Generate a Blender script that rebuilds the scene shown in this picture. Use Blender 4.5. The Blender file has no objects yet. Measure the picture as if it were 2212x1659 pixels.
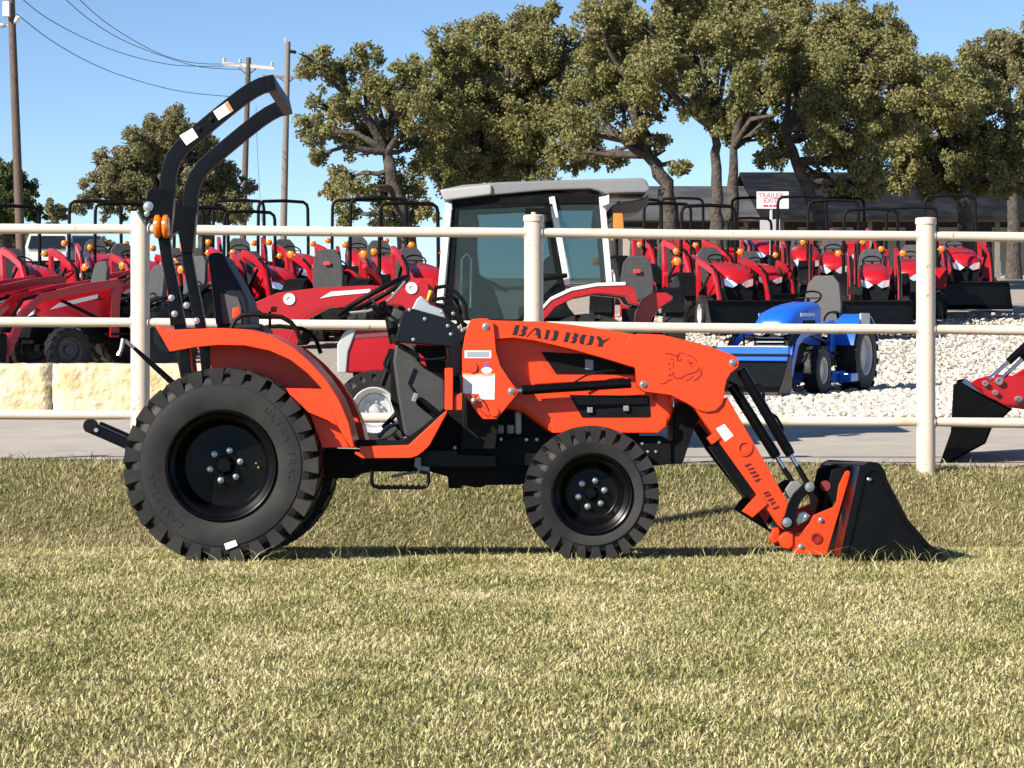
import bpy, bmesh, math, random
import numpy as np
from mathutils import Vector, Matrix

random.seed(7)
rng = np.random.default_rng(11)
scene = bpy.context.scene
COL = scene.collection
R = math.radians

# ------------------------------------------------------------------ camera
F = 4920.0            # focal length in pixels of a 2212 px wide picture (77 mm telephoto)
CX, HOR = 1106.0, 700.0
H = 1.256             # camera height above the ground at the near wheels of the orange tractor
cam_d = bpy.data.cameras.new('camera')
cam = bpy.data.objects.new('camera', cam_d)
COL.objects.link(cam)
cam.location = (0, 0, H)
cam.rotation_euler = (R(90), 0, 0)
cam_d.sensor_width = 36
cam_d.lens = 36 * F / 2212
cam_d.shift_y = -(829.5 - HOR) / 2212
cam_d.clip_end = 3000
scene.camera = cam

# ------------------------------------------------------------------ light
SUN_AZ, SUN_EL = 50.0, 33.0       # degrees left of the direction behind the camera, elevation
sd = Vector((-math.sin(R(SUN_AZ)) * math.cos(R(SUN_EL)), -math.cos(R(SUN_AZ)) * math.cos(R(SUN_EL)), math.sin(R(SUN_EL))))
world = bpy.data.worlds.new('World')
scene.world = world
world.use_nodes = True
wn = world.node_tree
sky = wn.nodes.new('ShaderNodeTexSky')
sky.sky_type = 'NISHITA'
sky.sun_disc = False
sky.sun_elevation = R(SUN_EL)
sky.sun_rotation = math.atan2(sd.x, sd.y)
sky.altitude = 1200
sky.air_density = 0.75
sky.dust_density = 0.0
sky.ozone_density = 2.2
bgn = wn.nodes['Background']
tint = wn.nodes.new('ShaderNodeMix')
tint.data_type = 'RGBA'; tint.blend_type = 'MULTIPLY'
tint.inputs[0].default_value = 1.0
tint.inputs[7].default_value = (0.93, 1.0, 1.05, 1)
wn.links.new(sky.outputs['Color'], tint.inputs[6])
wn.links.new(tint.outputs[2], bgn.inputs['Color'])
bgn.inputs['Strength'].default_value = 0.075
sun_d = bpy.data.lights.new('sun', 'SUN')
sun_d.energy = 4.8
sun_d.angle = R(0.53)
sun_d.color = (1.0, 0.93, 0.82)
sun = bpy.data.objects.new('sun', sun_d)
COL.objects.link(sun)
sun.rotation_euler = (-sd).to_track_quat('-Z', 'Y').to_euler()
sun.location = (-10, -10, 12)
vs = scene.view_settings
vs.view_transform = 'Standard'
vs.look = 'None'
vs.exposure = 0.92
vs.gamma = 1
vs.use_curve_mapping = False

# ------------------------------------------------------------------ helpers
def ray(px, py):
    return Vector(((px - CX) / F, 1.0, (HOR - py) / F))

def wp(px, py, Y):
    d = ray(px, py)
    return Vector((d.x * Y, Y, H + d.z * Y))

PROF = [(-60, -0.4), (-10, -0.12), (0, -0.06), (6, -0.01), (9, 0.0), (12.0, 0.0), (13.5, -0.08), (13.9, -0.15), (14.5, -0.36), (14.9, -0.32),
        (15.25, -0.22), (15.7, -0.02), (16.1, 0.14), (16.4, 0.2), (16.8, 0.215), (17.0, 0.19), (20.0, 0.20), (23.0, 0.30), (28, 0.32),
        (33, 0.36), (36, 0.50), (39, 0.70), (43, 0.98), (47, 1.26), (49, 1.43), (60, 2.1), (75, 2.7), (92, 3.1), (120, 3.6), (200, 4.4), (700, 6.0), (2500, 8.0)]
PY = np.array([p[0] for p in PROF]); PZ = np.array([p[1] for p in PROF])

def gz(x, Y):
    z = float(np.interp(Y, PY, PZ))
    if 8 < Y < 17.0:
        z += 0.012 * math.sin(x * 1.7 + Y * 2.1) * (1 if Y < 11 or Y > 15 else 0.2)
        if Y > 15:
            z -= 0.0093 * x          # the fence line falls a little towards the right
    return z

def gza(x, Y):
    z = np.interp(Y, PY, PZ)
    m = (Y > 8) & (Y < 17.0)
    z = z + np.where(m, 0.012 * np.sin(x * 1.7 + Y * 2.1) * np.where((Y < 11) | (Y > 15), 1, 0.2), 0)
    return z - np.where(m & (Y > 15), 0.0093 * x, 0)

def ground(px, Y):
    x = (px - CX) / F * Y
    return Vector((x, Y, gz(x, Y)))

# ---- materials
MATS = {}
def mat(name, col, rough=0.5, metal=0.0, coat=0.0, noise=None, bump=None, spec=0.5, trans=0.0, emit=None, alpha=None):
    """noise = (scale, colour2, low, high[, detail]); bump = (scale, strength, distance)"""
    if name in MATS:
        return MATS[name]
    m = bpy.data.materials.new(name)
    m.use_nodes = True
    nt = m.node_tree
    b = nt.nodes['Principled BSDF']
    b.inputs['Base Color'].default_value = (*col, 1)
    b.inputs['Roughness'].default_value = rough
    b.inputs['Metallic'].default_value = metal
    b.inputs['Specular IOR Level'].default_value = spec
    b.inputs['Coat Weight'].default_value = coat
    b.inputs['Coat Roughness'].default_value = 0.12
    b.inputs['Transmission Weight'].default_value = trans
    if noise or bump:
        tc = nt.nodes.new('ShaderNodeTexCoord')
    if noise:
        n = nt.nodes.new('ShaderNodeTexNoise')
        n.inputs['Scale'].default_value = noise[0]
        n.inputs['Detail'].default_value = noise[4] if len(noise) > 4 else 6
        nt.links.new(tc.outputs['Object'], n.inputs['Vector'])
        r = nt.nodes.new('ShaderNodeValToRGB')
        r.color_ramp.elements[0].position = noise[2]
        r.color_ramp.elements[0].color = (*col, 1)
        r.color_ramp.elements[1].position = noise[3]
        r.color_ramp.elements[1].color = (*noise[1], 1)
        nt.links.new(n.outputs['Fac'], r.inputs['Fac'])
        nt.links.new(r.outputs['Color'], b.inputs['Base Color'])
    if bump:
        n2 = nt.nodes.new('ShaderNodeTexNoise')
        n2.inputs['Scale'].default_value = bump[0]
        n2.inputs['Detail'].default_value = 5
        nt.links.new(tc.outputs['Object'], n2.inputs['Vector'])
        bp = nt.nodes.new('ShaderNodeBump')
        bp.inputs['Strength'].default_value = bump[1]
        bp.inputs['Distance'].default_value = bump[2]
        nt.links.new(n2.outputs['Fac'], bp.inputs['Height'])
        nt.links.new(bp.outputs['Normal'], b.inputs['Normal'])
    MATS[name] = m
    return m

ORANGE = mat('orange_paint', (0.80, 0.052, 0.006), 0.40, coat=0.12, noise=(5, (0.72, 0.050, 0.008), 0.35, 0.8, 9), spec=0.35)
BLACKP = mat('black_paint', (0.0026, 0.0026, 0.0032), 0.27, coat=0.0, noise=(9, (0.005, 0.005, 0.005), 0.4, 0.8), spec=0.16)
BLACKM = mat('black_matte', (0.0035, 0.0035, 0.004), 0.55, noise=(14, (0.008, 0.0078, 0.0075), 0.4, 0.8), spec=0.14)
RUBBER = mat('tyre_rubber', (0.011, 0.011, 0.012), 0.62, noise=(5, (0.034, 0.031, 0.027), 0.42, 0.82, 10), spec=0.35, bump=(160, 0.12, 0.003))
GREYPL = mat('grey_plastic', (0.032, 0.033, 0.034), 0.6, noise=(20, (0.042, 0.042, 0.043), 0.4, 0.7))
SEATG = mat('seat_grey', (0.045, 0.045, 0.047), 0.7, noise=(12, (0.06, 0.06, 0.062), 0.4, 0.7))
SEATN = mat('seat_navy', (0.004, 0.006, 0.014), 0.55, spec=.25)
STEEL = mat('zinc_steel', (0.50, 0.50, 0.49), 0.34, 0.9)
CHROME = mat('chrome_rod', (0.8, 0.82, 0.85), 0.12, 1.0)
CAST = mat('grey_cast', (0.25, 0.25, 0.25), 0.5, 0.4)
WHITEL = mat('white_label', (0.82, 0.82, 0.80), 0.4)
LABELP = mat('label_print', (0.32, 0.33, 0.35), 0.5)
LABELO = mat('label_orange', (0.75, 0.22, 0.04), 0.45)
GREYL = mat('grey_label', (0.30, 0.33, 0.38), 0.4)
BLUEL = mat('blue_label', (0.10, 0.12, 0.45), 0.4)
DECAL = mat('decal_black', (0.016, 0.008, 0.010), 0.45)
DECALR = mat('decal_dark_red', (0.24, 0.010, 0.004), 0.5)
DECALD = mat('decal_maroon', (0.09, 0.006, 0.004), 0.5)
AMBER = mat('amber_lens', (0.75, 0.20, 0.012), 0.18, coat=0.6)
BRASS = mat('brass', (0.6, 0.42, 0.14), 0.35, 0.9)
RED = mat('red_paint', (0.42, 0.006, 0.012), 0.35, coat=0.3, noise=(5, (0.36, 0.006, 0.011), 0.35, 0.75))
BLUE = mat('blue_paint', (0.008, 0.12, 0.62), 0.35, coat=0.35, noise=(5, (0.009, 0.105, 0.55), 0.35, 0.75))
LAMP = mat('headlight', (0.85, 0.87, 0.88), 0.12, 0.55, coat=0.6)
WHITEP = mat('white_paint', (0.75, 0.75, 0.74), 0.35, coat=0.3)
SILVERP = mat('silver_paint', (0.52, 0.53, 0.54), 0.4, 0.25, coat=0.3)
ROOFG = mat('cab_roof_grey', (0.23, 0.23, 0.235), 0.42, coat=0.2, noise=(5, (0.21, 0.21, 0.215), 0.4, 0.7))
GLASS = mat('tinted_glass', (0.30, 0.41, 0.43), 0.03, trans=0.93, spec=0.6)
GLASS.node_tree.nodes['Principled BSDF'].inputs['IOR'].default_value = 1.06
DARKGL = mat('dark_glass', (0.012, 0.016, 0.02), 0.06, coat=0.5)
CREAM = mat('cream_fence_paint', (0.66, 0.55, 0.45), 0.5, noise=(9, (0.60, 0.48, 0.38), 0.5, 0.8), bump=(40, 0.08, 0.004))
WOOD = mat('pole_wood', (0.085, 0.055, 0.042), 0.85, noise=(14, (0.15, 0.11, 0.085), 0.35, 0.75), bump=(30, 0.4, 0.02))
WOODG = mat('grey_wood', (0.16, 0.135, 0.11), 0.85, noise=(14, (0.24, 0.205, 0.17), 0.35, 0.75), bump=(30, 0.4, 0.02))
BARK = mat('oak_bark', (0.045, 0.036, 0.030), 0.9, noise=(7, (0.105, 0.088, 0.072), 0.35, 0.75), bump=(12, 0.9, 0.06))
WIRE = mat('power_wire', (0.05, 0.06, 0.075), 0.6)
SHINGLE = mat('roof_shingle', (0.009, 0.0095, 0.012), 0.9, noise=(1.2, (0.024, 0.025, 0.028), 0.4, 0.7), bump=(5, 0.6, 0.05), spec=0.1)
METALROOF = mat('weathered_metal_roof', (0.05, 0.05, 0.05), 0.7, noise=(0.8, (0.11, 0.108, 0.10), 0.4, 0.7))
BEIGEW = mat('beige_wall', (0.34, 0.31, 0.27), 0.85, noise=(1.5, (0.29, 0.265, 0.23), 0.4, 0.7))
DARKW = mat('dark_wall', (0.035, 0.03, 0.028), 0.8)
FASCIA = mat('brown_fascia', (0.17, 0.11, 0.085), 0.75)
SIGNR = mat('sign_red', (0.62, 0.03, 0.05), 0.5)
YELLOWP = mat('yellow_decal', (0.75, 0.48, 0.03), 0.5)

def rust_specks(m):
    nt = m.node_tree; b = nt.nodes['Principled BSDF']
    src = b.inputs['Base Color'].links[0].from_socket
    tc = nt.nodes.new('ShaderNodeTexCoord')
    n = nt.nodes.new('ShaderNodeTexNoise'); n.inputs['Scale'].default_value = 26; n.inputs['Detail'].default_value = 9
    nt.links.new(tc.outputs['Object'], n.inputs['Vector'])
    mr = nt.nodes.new('ShaderNodeMapRange'); mr.inputs['From Min'].default_value = 0.66; mr.inputs['From Max'].default_value = 0.74
    nt.links.new(n.outputs['Fac'], mr.inputs['Value'])
    mx = nt.nodes.new('ShaderNodeMix'); mx.data_type = 'RGBA'
    nt.links.new(mr.outputs['Result'], mx.inputs[0]); nt.links.new(src, mx.inputs[6]); mx.inputs[7].default_value = (0.30, 0.15, 0.07, 1)
    nt.links.new(mx.outputs[2], b.inputs['Base Color'])
rust_specks(CREAM)

def island_mat(name, cols, rough, nscale, trans=0.0, spec=0.3, patch=0.42):
    """colour picked per leaf / blade / stone, mixed with soft patches"""
    m = bpy.data.materials.new(name); m.use_nodes = True
    nt = m.node_tree; b = nt.nodes['Principled BSDF']
    b.inputs['Roughness'].default_value = rough
    b.inputs['Specular IOR Level'].default_value = spec
    g = nt.nodes.new('ShaderNodeNewGeometry')
    tc = nt.nodes.new('ShaderNodeTexCoord')
    n = nt.nodes.new('ShaderNodeTexNoise')
    n.inputs['Scale'].default_value = nscale; n.inputs['Detail'].default_value = 4
    nt.links.new(tc.outputs['Object'], n.inputs['Vector'])
    mr = nt.nodes.new('ShaderNodeMapRange')
    mr.inputs['From Min'].default_value = 0.3; mr.inputs['From Max'].default_value = 0.7
    nt.links.new(n.outputs['Fac'], mr.inputs['Value'])
    mx = nt.nodes.new('ShaderNodeMix'); mx.data_type = 'FLOAT'
    mx.inputs[0].default_value = patch
    nt.links.new(g.outputs['Random Per Island'], mx.inputs[2])
    nt.links.new(mr.outputs['Result'], mx.inputs[3])
    rp = nt.nodes.new('ShaderNodeValToRGB')
    els = rp.color_ramp.elements
    for i, (p, c) in enumerate(cols):
        e = els[i] if i < 2 else els.new(p)
        e.position = p; e.color = (*c, 1)
    nt.links.new(mx.outputs[0], rp.inputs['Fac'])
    nt.links.new(rp.outputs['Color'], b.inputs['Base Color'])
    if trans:
        t = nt.nodes.new('ShaderNodeBsdfTranslucent')
        nt.links.new(rp.outputs['Color'], t.inputs['Color'])
        ms = nt.nodes.new('ShaderNodeMixShader'); ms.inputs[0].default_value = trans
        nt.links.new(b.outputs[0], ms.inputs[1]); nt.links.new(t.outputs[0], ms.inputs[2])
        nt.links.new(ms.outputs[0], nt.nodes['Material Output'].inputs['Surface'])
    return m

# ---- object helpers
def tag(o, label=None, cat=None, group=None, kind=None):
    if label: o['label'] = label
    if cat: o['category'] = cat
    if group: o['group'] = group
    if kind: o['kind'] = kind
    return o

def empty(name, loc=(0, 0, 0), rz=0.0, label=None, cat=None, group=None):
    o = bpy.data.objects.new(name, None)
    o.empty_display_size = 0.2
    o.location = loc; o.rotation_euler = (0, 0, rz)
    COL.objects.link(o)
    return tag(o, label, cat, group)

def link_mesh(name, me, m, parent=None):
    if m is not None and not me.materials:
        me.materials.append(m)
    o = bpy.data.objects.new(name, me)
    COL.objects.link(o)
    if parent is not None:
        o.parent = parent
    return o

class MB:
    def __init__(self):
        self.v = []; self.f = []
    def add(self, vs, fs):
        n = len(self.v)
        self.v += [tuple(p) for p in vs]
        self.f += [tuple(i + n for i in f) for f in fs]
        return self
    def prism(self, poly, y0, y1):
        """poly = (x, z) outline, extruded in y"""
        n = len(poly)
        vs = [(p[0], y0, p[1]) for p in poly] + [(p[0], y1, p[1]) for p in poly]
        fs = [tuple(range(n)), tuple(range(2 * n - 1, n - 1, -1))]
        fs += [(i, i + n, (i + 1) % n + n, (i + 1) % n) for i in range(n)]
        return self.add(vs, fs)
    def box(self, c, s, rot=None):
        hx, hy, hz = s[0] / 2, s[1] / 2, s[2] / 2
        vs = [Vector((a * hx, b * hy, d * hz)) for a in (-1, 1) for b in (-1, 1) for d in (-1, 1)]
        if rot is not None:
            vs = [rot @ v for v in vs]
        c = Vector(c)
        return self.add([v + c for v in vs], [(0, 1, 3, 2), (4, 6, 7, 5), (0, 4, 5, 1), (2, 3, 7, 6), (0, 2, 6, 4), (1, 5, 7, 3)])
    def hexa(self, vs):
        return self.add(vs, [(0, 1, 2, 3), (7, 6, 5, 4), (0, 4, 5, 1), (1, 5, 6, 2), (2, 6, 7, 3), (3, 7, 4, 0)])
    def tube(self, pts, r, n=8, closed=False):
        pts = [Vector(p) for p in pts]
        k = len(pts)
        rs = list(r) if hasattr(r, '__len__') else [r] * k
        rings = []
        ref = None
        for i, p in enumerate(pts):
            if closed:
                t = (pts[(i + 1) % k] - pts[i - 1]).normalized()
            else:
                t = (pts[min(i + 1, k - 1)] - pts[max(i - 1, 0)]).normalized()
            if ref is None:
                ref = Vector((0, 0, 1)) if abs(t.z) < 0.9 else Vector((0, 1, 0))
            a = t.cross(ref).normalized(); b = a.cross(t).normalized(); ref = b
            rings.append([p + (a * math.cos(2 * math.pi * j / n) + b * math.sin(2 * math.pi * j / n)) * rs[i] for j in range(n)])
        vs = [q for rg in rings for q in rg]
        fs = []
        for i in range(k if closed else k - 1):
            i2 = (i + 1) % k
            for j in range(n):
                fs.append((i * n + j, i * n + (j + 1) % n, i2 * n + (j + 1) % n, i2 * n + j))
        if not closed:
            fs.append(tuple(range(n - 1, -1, -1))); fs.append(tuple((k - 1) * n + j for j in range(n)))
        return self.add(vs, fs)
    def bar(self, pts, w, h, side=Vector((0, 1, 0))):
        """rectangular section swept along pts; w along side, h across"""
        pts = [Vector(p) for p in pts]; k = len(pts); vs = []
        for i, p in enumerate(pts):
            t = (pts[min(i + 1, k - 1)] - pts[max(i - 1, 0)]).normalized()
            a = (side - t * side.dot(t)).normalized(); b = t.cross(a)
            vs += [p - a * w / 2 - b * h / 2, p + a * w / 2 - b * h / 2, p + a * w / 2 + b * h / 2, p - a * w / 2 + b * h / 2]
        fs = [(3, 2, 1, 0), tuple((k - 1) * 4 + j for j in range(4))]
        for i in range(k - 1):
            for j in range(4):
                fs.append((i * 4 + j, i * 4 + (j + 1) % 4, (i + 1) * 4 + (j + 1) % 4, (i + 1) * 4 + j))
        return self.add(vs, fs)
    def lathe(self, prof, c=(0, 0, 0), n=32, ax='y', closed=False, caps=True):
        vs = []; k = len(prof)
        for (r, h) in prof:
            for j in range(n):
                a = 2 * math.pi * j / n
                u, w = r * math.cos(a), r * math.sin(a)
                vs.append({'y': (c[0] + u, c[1] + h, c[2] + w), 'x': (c[0] + h, c[1] + u, c[2] + w), 'z': (c[0] + u, c[1] + w, c[2] + h)}[ax])
        fs = []
        for i in range(k if closed else k - 1):
            i2 = (i + 1) % k
            for j in range(n):
                fs.append((i * n + j, i * n + (j + 1) % n, i2 * n + (j + 1) % n, i2 * n + j))
        if caps and not closed:
            if prof[0][0] > 1e-6: fs.append(tuple(range(n - 1, -1, -1)))
            if prof[-1][0] > 1e-6: fs.append(tuple((k - 1) * n + j for j in range(n)))
        return self.add(vs, fs)
    def loft(self, secs):
        n = len(secs[0]); k = len(secs)
        vs = [p for s in secs for p in s]
        fs = [tuple(range(n - 1, -1, -1)), tuple((k - 1) * n + j for j in range(n))]
        for i in range(k - 1):
            for j in range(n):
                fs.append((i * n + j, i * n + (j + 1) % n, (i + 1) * n + (j + 1) % n, (i + 1) * n + j))
        return self.add(vs, fs)
    def ball(self, c, r, n=10, sq=(1, 1, 1)):
        vs = []; c = Vector(c)
        m = n // 2
        for i in range(1, m):
            th = math.pi * i / m
            for j in range(n):
                a = 2 * math.pi * j / n
                vs.append((c.x + r * sq[0] * math.sin(th) * math.cos(a), c.y + r * sq[1] * math.sin(th) * math.sin(a), c.z + r * sq[2] * math.cos(th)))
        fs = []
        for i in range(m - 2):
            for j in range(n):
                fs.append((i * n + j, i * n + (j + 1) % n, (i + 1) * n + (j + 1) % n, (i + 1) * n + j))
        fs.append(tuple(range(n - 1, -1, -1))); fs.append(tuple((m - 2) * n + j for j in range(n)))
        return self.add(vs, fs)
    def build(self, name, m, parent=None, bevel=0.0, smooth=35, seg=2):
        me = bpy.data.meshes.new(name)
        bm = bmesh.new()
        bv = [bm.verts.new(v) for v in self.v]
        for f in self.f:
            try: bm.faces.new([bv[i] for i in f])
            except ValueError: pass
        bmesh.ops.remove_doubles(bm, verts=bm.verts, dist=1e-6)
        bmesh.ops.recalc_face_normals(bm, faces=bm.faces)
        if bevel:
            es = [e for e in bm.edges if len(e.link_faces) == 2 and e.calc_face_angle(0) > R(30)]
            bmesh.ops.bevel(bm, geom=es, offset=bevel, segments=seg, profile=0.5, affect='EDGES', clamp_overlap=True)
        sm = R(smooth)
        for f in bm.faces: f.smooth = True
        for e in bm.edges:
            if len(e.link_faces) == 2 and e.calc_face_angle(0) > sm:
                e.smooth = False
        bm.to_mesh(me); bm.free()
        o = link_mesh(name, me, m, parent)
        if bevel:
            w = o.modifiers.new('weighted_normals', 'WEIGHTED_NORMAL'); w.keep_sharp = True; w.weight = 80
        return o

def copy_tree(o, parent=None):
    c = o.copy(); COL.objects.link(c)
    if parent is not None: c.parent = parent
    for ch in list(o.children): copy_tree(ch, c)
    return c

def text_mesh(body, size):
    cu = bpy.data.curves.new('lettering', 'FONT'); cu.body = body; cu.size = size
    cu.align_x = 'CENTER'; cu.align_y = 'CENTER'; cu.extrude = 0.0015; cu.resolution_u = 3
    o = bpy.data.objects.new('lettering', cu); COL.objects.link(o)
    bpy.context.view_layer.update()
    me = bpy.data.meshes.new_from_object(o.evaluated_get(bpy.context.evaluated_depsgraph_get()))
    bpy.data.objects.remove(o)
    return me

def np_mesh(name, verts, faces_flat, face_sizes, m, parent=None, smooth=False):
    me = bpy.data.meshes.new(name)
    me.vertices.add(len(verts)); me.vertices.foreach_set('co', np.asarray(verts, dtype=np.float32).ravel())
    me.loops.add(len(faces_flat)); me.loops.foreach_set('vertex_index', np.asarray(faces_flat, dtype=np.int32))
    sizes = np.asarray(face_sizes, dtype=np.int32)
    starts = np.concatenate(([0], np.cumsum(sizes)[:-1])).astype(np.int32)
    me.polygons.add(len(sizes)); me.polygons.foreach_set('loop_start', starts); me.polygons.foreach_set('loop_total', sizes)
    me.polygons.foreach_set('use_smooth', np.full(len(sizes), smooth, dtype=bool))
    me.update(calc_edges=True)
    return link_mesh(name, me, m, parent)

# ------------------------------------------------------------------ setting: ground, road, gravel
def sheet(name, xs, ys, m, dz=0.0, zf=gz):
    nx, ny = len(xs), len(ys)
    vs = [(x, y, zf(x, y) + dz) for y in ys for x in xs]
    fs = [(j * nx + i, j * nx + i + 1, (j + 1) * nx + i + 1, (j + 1) * nx + i) for j in range(ny - 1) for i in range(nx - 1)]
    me = bpy.data.meshes.new(name); me.from_pydata(vs, [], fs)
    for p in me.polygons: p.use_smooth = True
    return tag(link_mesh(name, me, m), kind='structure')

def soil_mat():
    m = mat('lawn_soil', (0.20, 0.165, 0.075), 0.95, bump=(60, 0.6, 0.02))
    nt = m.node_tree; b = nt.nodes['Principled BSDF']; tc = nt.nodes.new('ShaderNodeTexCoord')
    a = nt.nodes.new('ShaderNodeTexNoise'); a.inputs['Scale'].default_value = 1.3; a.inputs['Detail'].default_value = 8
    c = nt.nodes.new('ShaderNodeTexNoise'); c.inputs['Scale'].default_value = 45; c.inputs['Detail'].default_value = 6
    for n in (a, c): nt.links.new(tc.outputs['Object'], n.inputs['Vector'])
    mx = nt.nodes.new('ShaderNodeMix'); mx.data_type = 'FLOAT'; mx.inputs[0].default_value = 0.55
    nt.links.new(a.outputs['Fac'], mx.inputs[2]); nt.links.new(c.outputs['Fac'], mx.inputs[3])
    r = nt.nodes.new('ShaderNodeValToRGB'); e = r.color_ramp.elements
    e[0].position = 0.32; e[0].color = (0.085, 0.09, 0.03, 1); e[1].position = 0.7; e[1].color = (0.24, 0.19, 0.10, 1)
    q = e.new(0.5); q.color = (0.15, 0.13, 0.055, 1)
    nt.links.new(mx.outputs[0], r.inputs['Fac']); nt.links.new(r.outputs['Color'], b.inputs['Base Color'])
    return m
SOIL = soil_mat()
ASPH = mat('road_asphalt', (0.42, 0.37, 0.315), 0.9, noise=(2.2, (0.32, 0.285, 0.245), 0.35, 0.75, 10), bump=(90, 0.35, 0.01))
GRAVB = mat('gravel_bed', (0.44, 0.385, 0.32), 0.95, noise=(14, (0.24, 0.20, 0.165), 0.35, 0.7, 8), bump=(35, 0.8, 0.04))
FARG = mat('far_dry_ground', (0.30, 0.26, 0.20), 0.95, noise=(0.6, (0.20, 0.19, 0.12), 0.35, 0.7, 8))

xs_f = [-900, -300, -100, -40, -15, -10] + list(np.arange(-8, 8.01, 0.4)) + [10, 15, 40, 100, 300, 900]
ys_f = [-60, -20, -6, 0, 3, 5] + list(np.arange(6, 17.01, 0.22)) + [18, 20, 22, 24, 26, 28, 31, 33, 36, 39, 43, 47, 49, 54, 60, 68, 75, 84, 92, 120, 200, 400, 700, 2500]
sheet('ground', xs_f, ys_f, SOIL, -0.004)
xr = [-200, -60, -20, -10] + list(np.arange(-8, 8.01, 0.5)) + [10, 20, 60, 200]
sheet('road', xr, [16.95, 17.3, 18, 19, 20, 21, 22, 23.2], ASPH, 0.006)
sheet('gravel_lot', xr, [23.2, 24, 25, 26, 28, 30, 33, 34.5, 36, 38, 39, 41, 43, 45, 47, 49, 54, 60, 66], GRAVB, 0.004)
sheet('far_ground', [-900, -300, -100, -40, 0, 40, 100, 300, 900], [66, 70, 75, 84, 92, 120, 200, 400, 700, 2500], FARG, 0.01)

# ---- loose white stones of the lot (uncountable)
def stones():
    t = (1 + 5 ** 0.5) / 2
    ico = np.array([(-1, t, 0), (1, t, 0), (-1, -t, 0), (1, -t, 0), (0, -1, t), (0, 1, t), (0, -1, -t), (0, 1, -t), (t, 0, -1), (t, 0, 1), (-t, 0, -1), (-t, 0, 1)], float)
    ico /= np.linalg.norm(ico[0])
    icf = np.array([(0, 11, 5), (0, 5, 1), (0, 1, 7), (0, 7, 10), (0, 10, 11), (1, 5, 9), (5, 11, 4), (11, 10, 2), (10, 7, 6), (7, 1, 8), (3, 9, 4), (3, 4, 2), (3, 2, 6), (3, 6, 8), (3, 8, 9), (4, 9, 5), (2, 4, 11), (6, 2, 10), (8, 6, 7), (9, 8, 1)])
    n = 34000
    Y = 23.3 + (rng.random(n) ** 1.55) * 26
    px = 1330 + rng.random(n) * 1010
    x = (px - CX) / F * Y
    keep = rng.random(n) < np.where(Y < 35, 1, 0.8)
    x, Y = x[keep], Y[keep]; n = len(x)
    z = gza(x, Y)
    s = 0.018 + 0.030 * rng.random(n) ** 2
    sc = np.stack([s * (0.8 + 0.7 * rng.random(n)), s * (0.8 + 0.7 * rng.random(n)), s * (0.55 + 0.4 * rng.random(n))], 1)
    a = rng.random(n) * 6.283
    j = ico[None] * (1 + 0.28 * (rng.random((n, 12, 1)) - 0.5)) * sc[:, None, :]
    ca, sa = np.cos(a)[:, None], np.sin(a)[:, None]
    tilt = (rng.random(n)[:, None] - 0.5) * 1.2
    vx = j[..., 0] * ca - j[..., 1] * sa; vy = j[..., 0] * sa + j[..., 1] * ca
    vz = j[..., 2] + vx * tilt * 0.5
    v = np.stack([vx + x[:, None], vy + Y[:, None], vz + (z + s * (0.15 + 0.6 * rng.random(n)))[:, None]], 2).reshape(-1, 3)
    f = (icf[None] + (np.arange(n) * 12)[:, None, None]).reshape(-1)
    m = island_mat('limestone_stones', [(0.0, (0.22, 0.17, 0.13)), (0.25, (0.43, 0.375, 0.31)), (0.6, (0.58, 0.53, 0.465)), (1.0, (0.72, 0.685, 0.63))], 0.9, 9)
    o = np_mesh('loose_stones', v, f, np.full(n * 20, 3), m)
    tag(o, 'loose white and tan limestone stones spread over the lot', 'gravel', kind='stuff')
stones()

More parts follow.
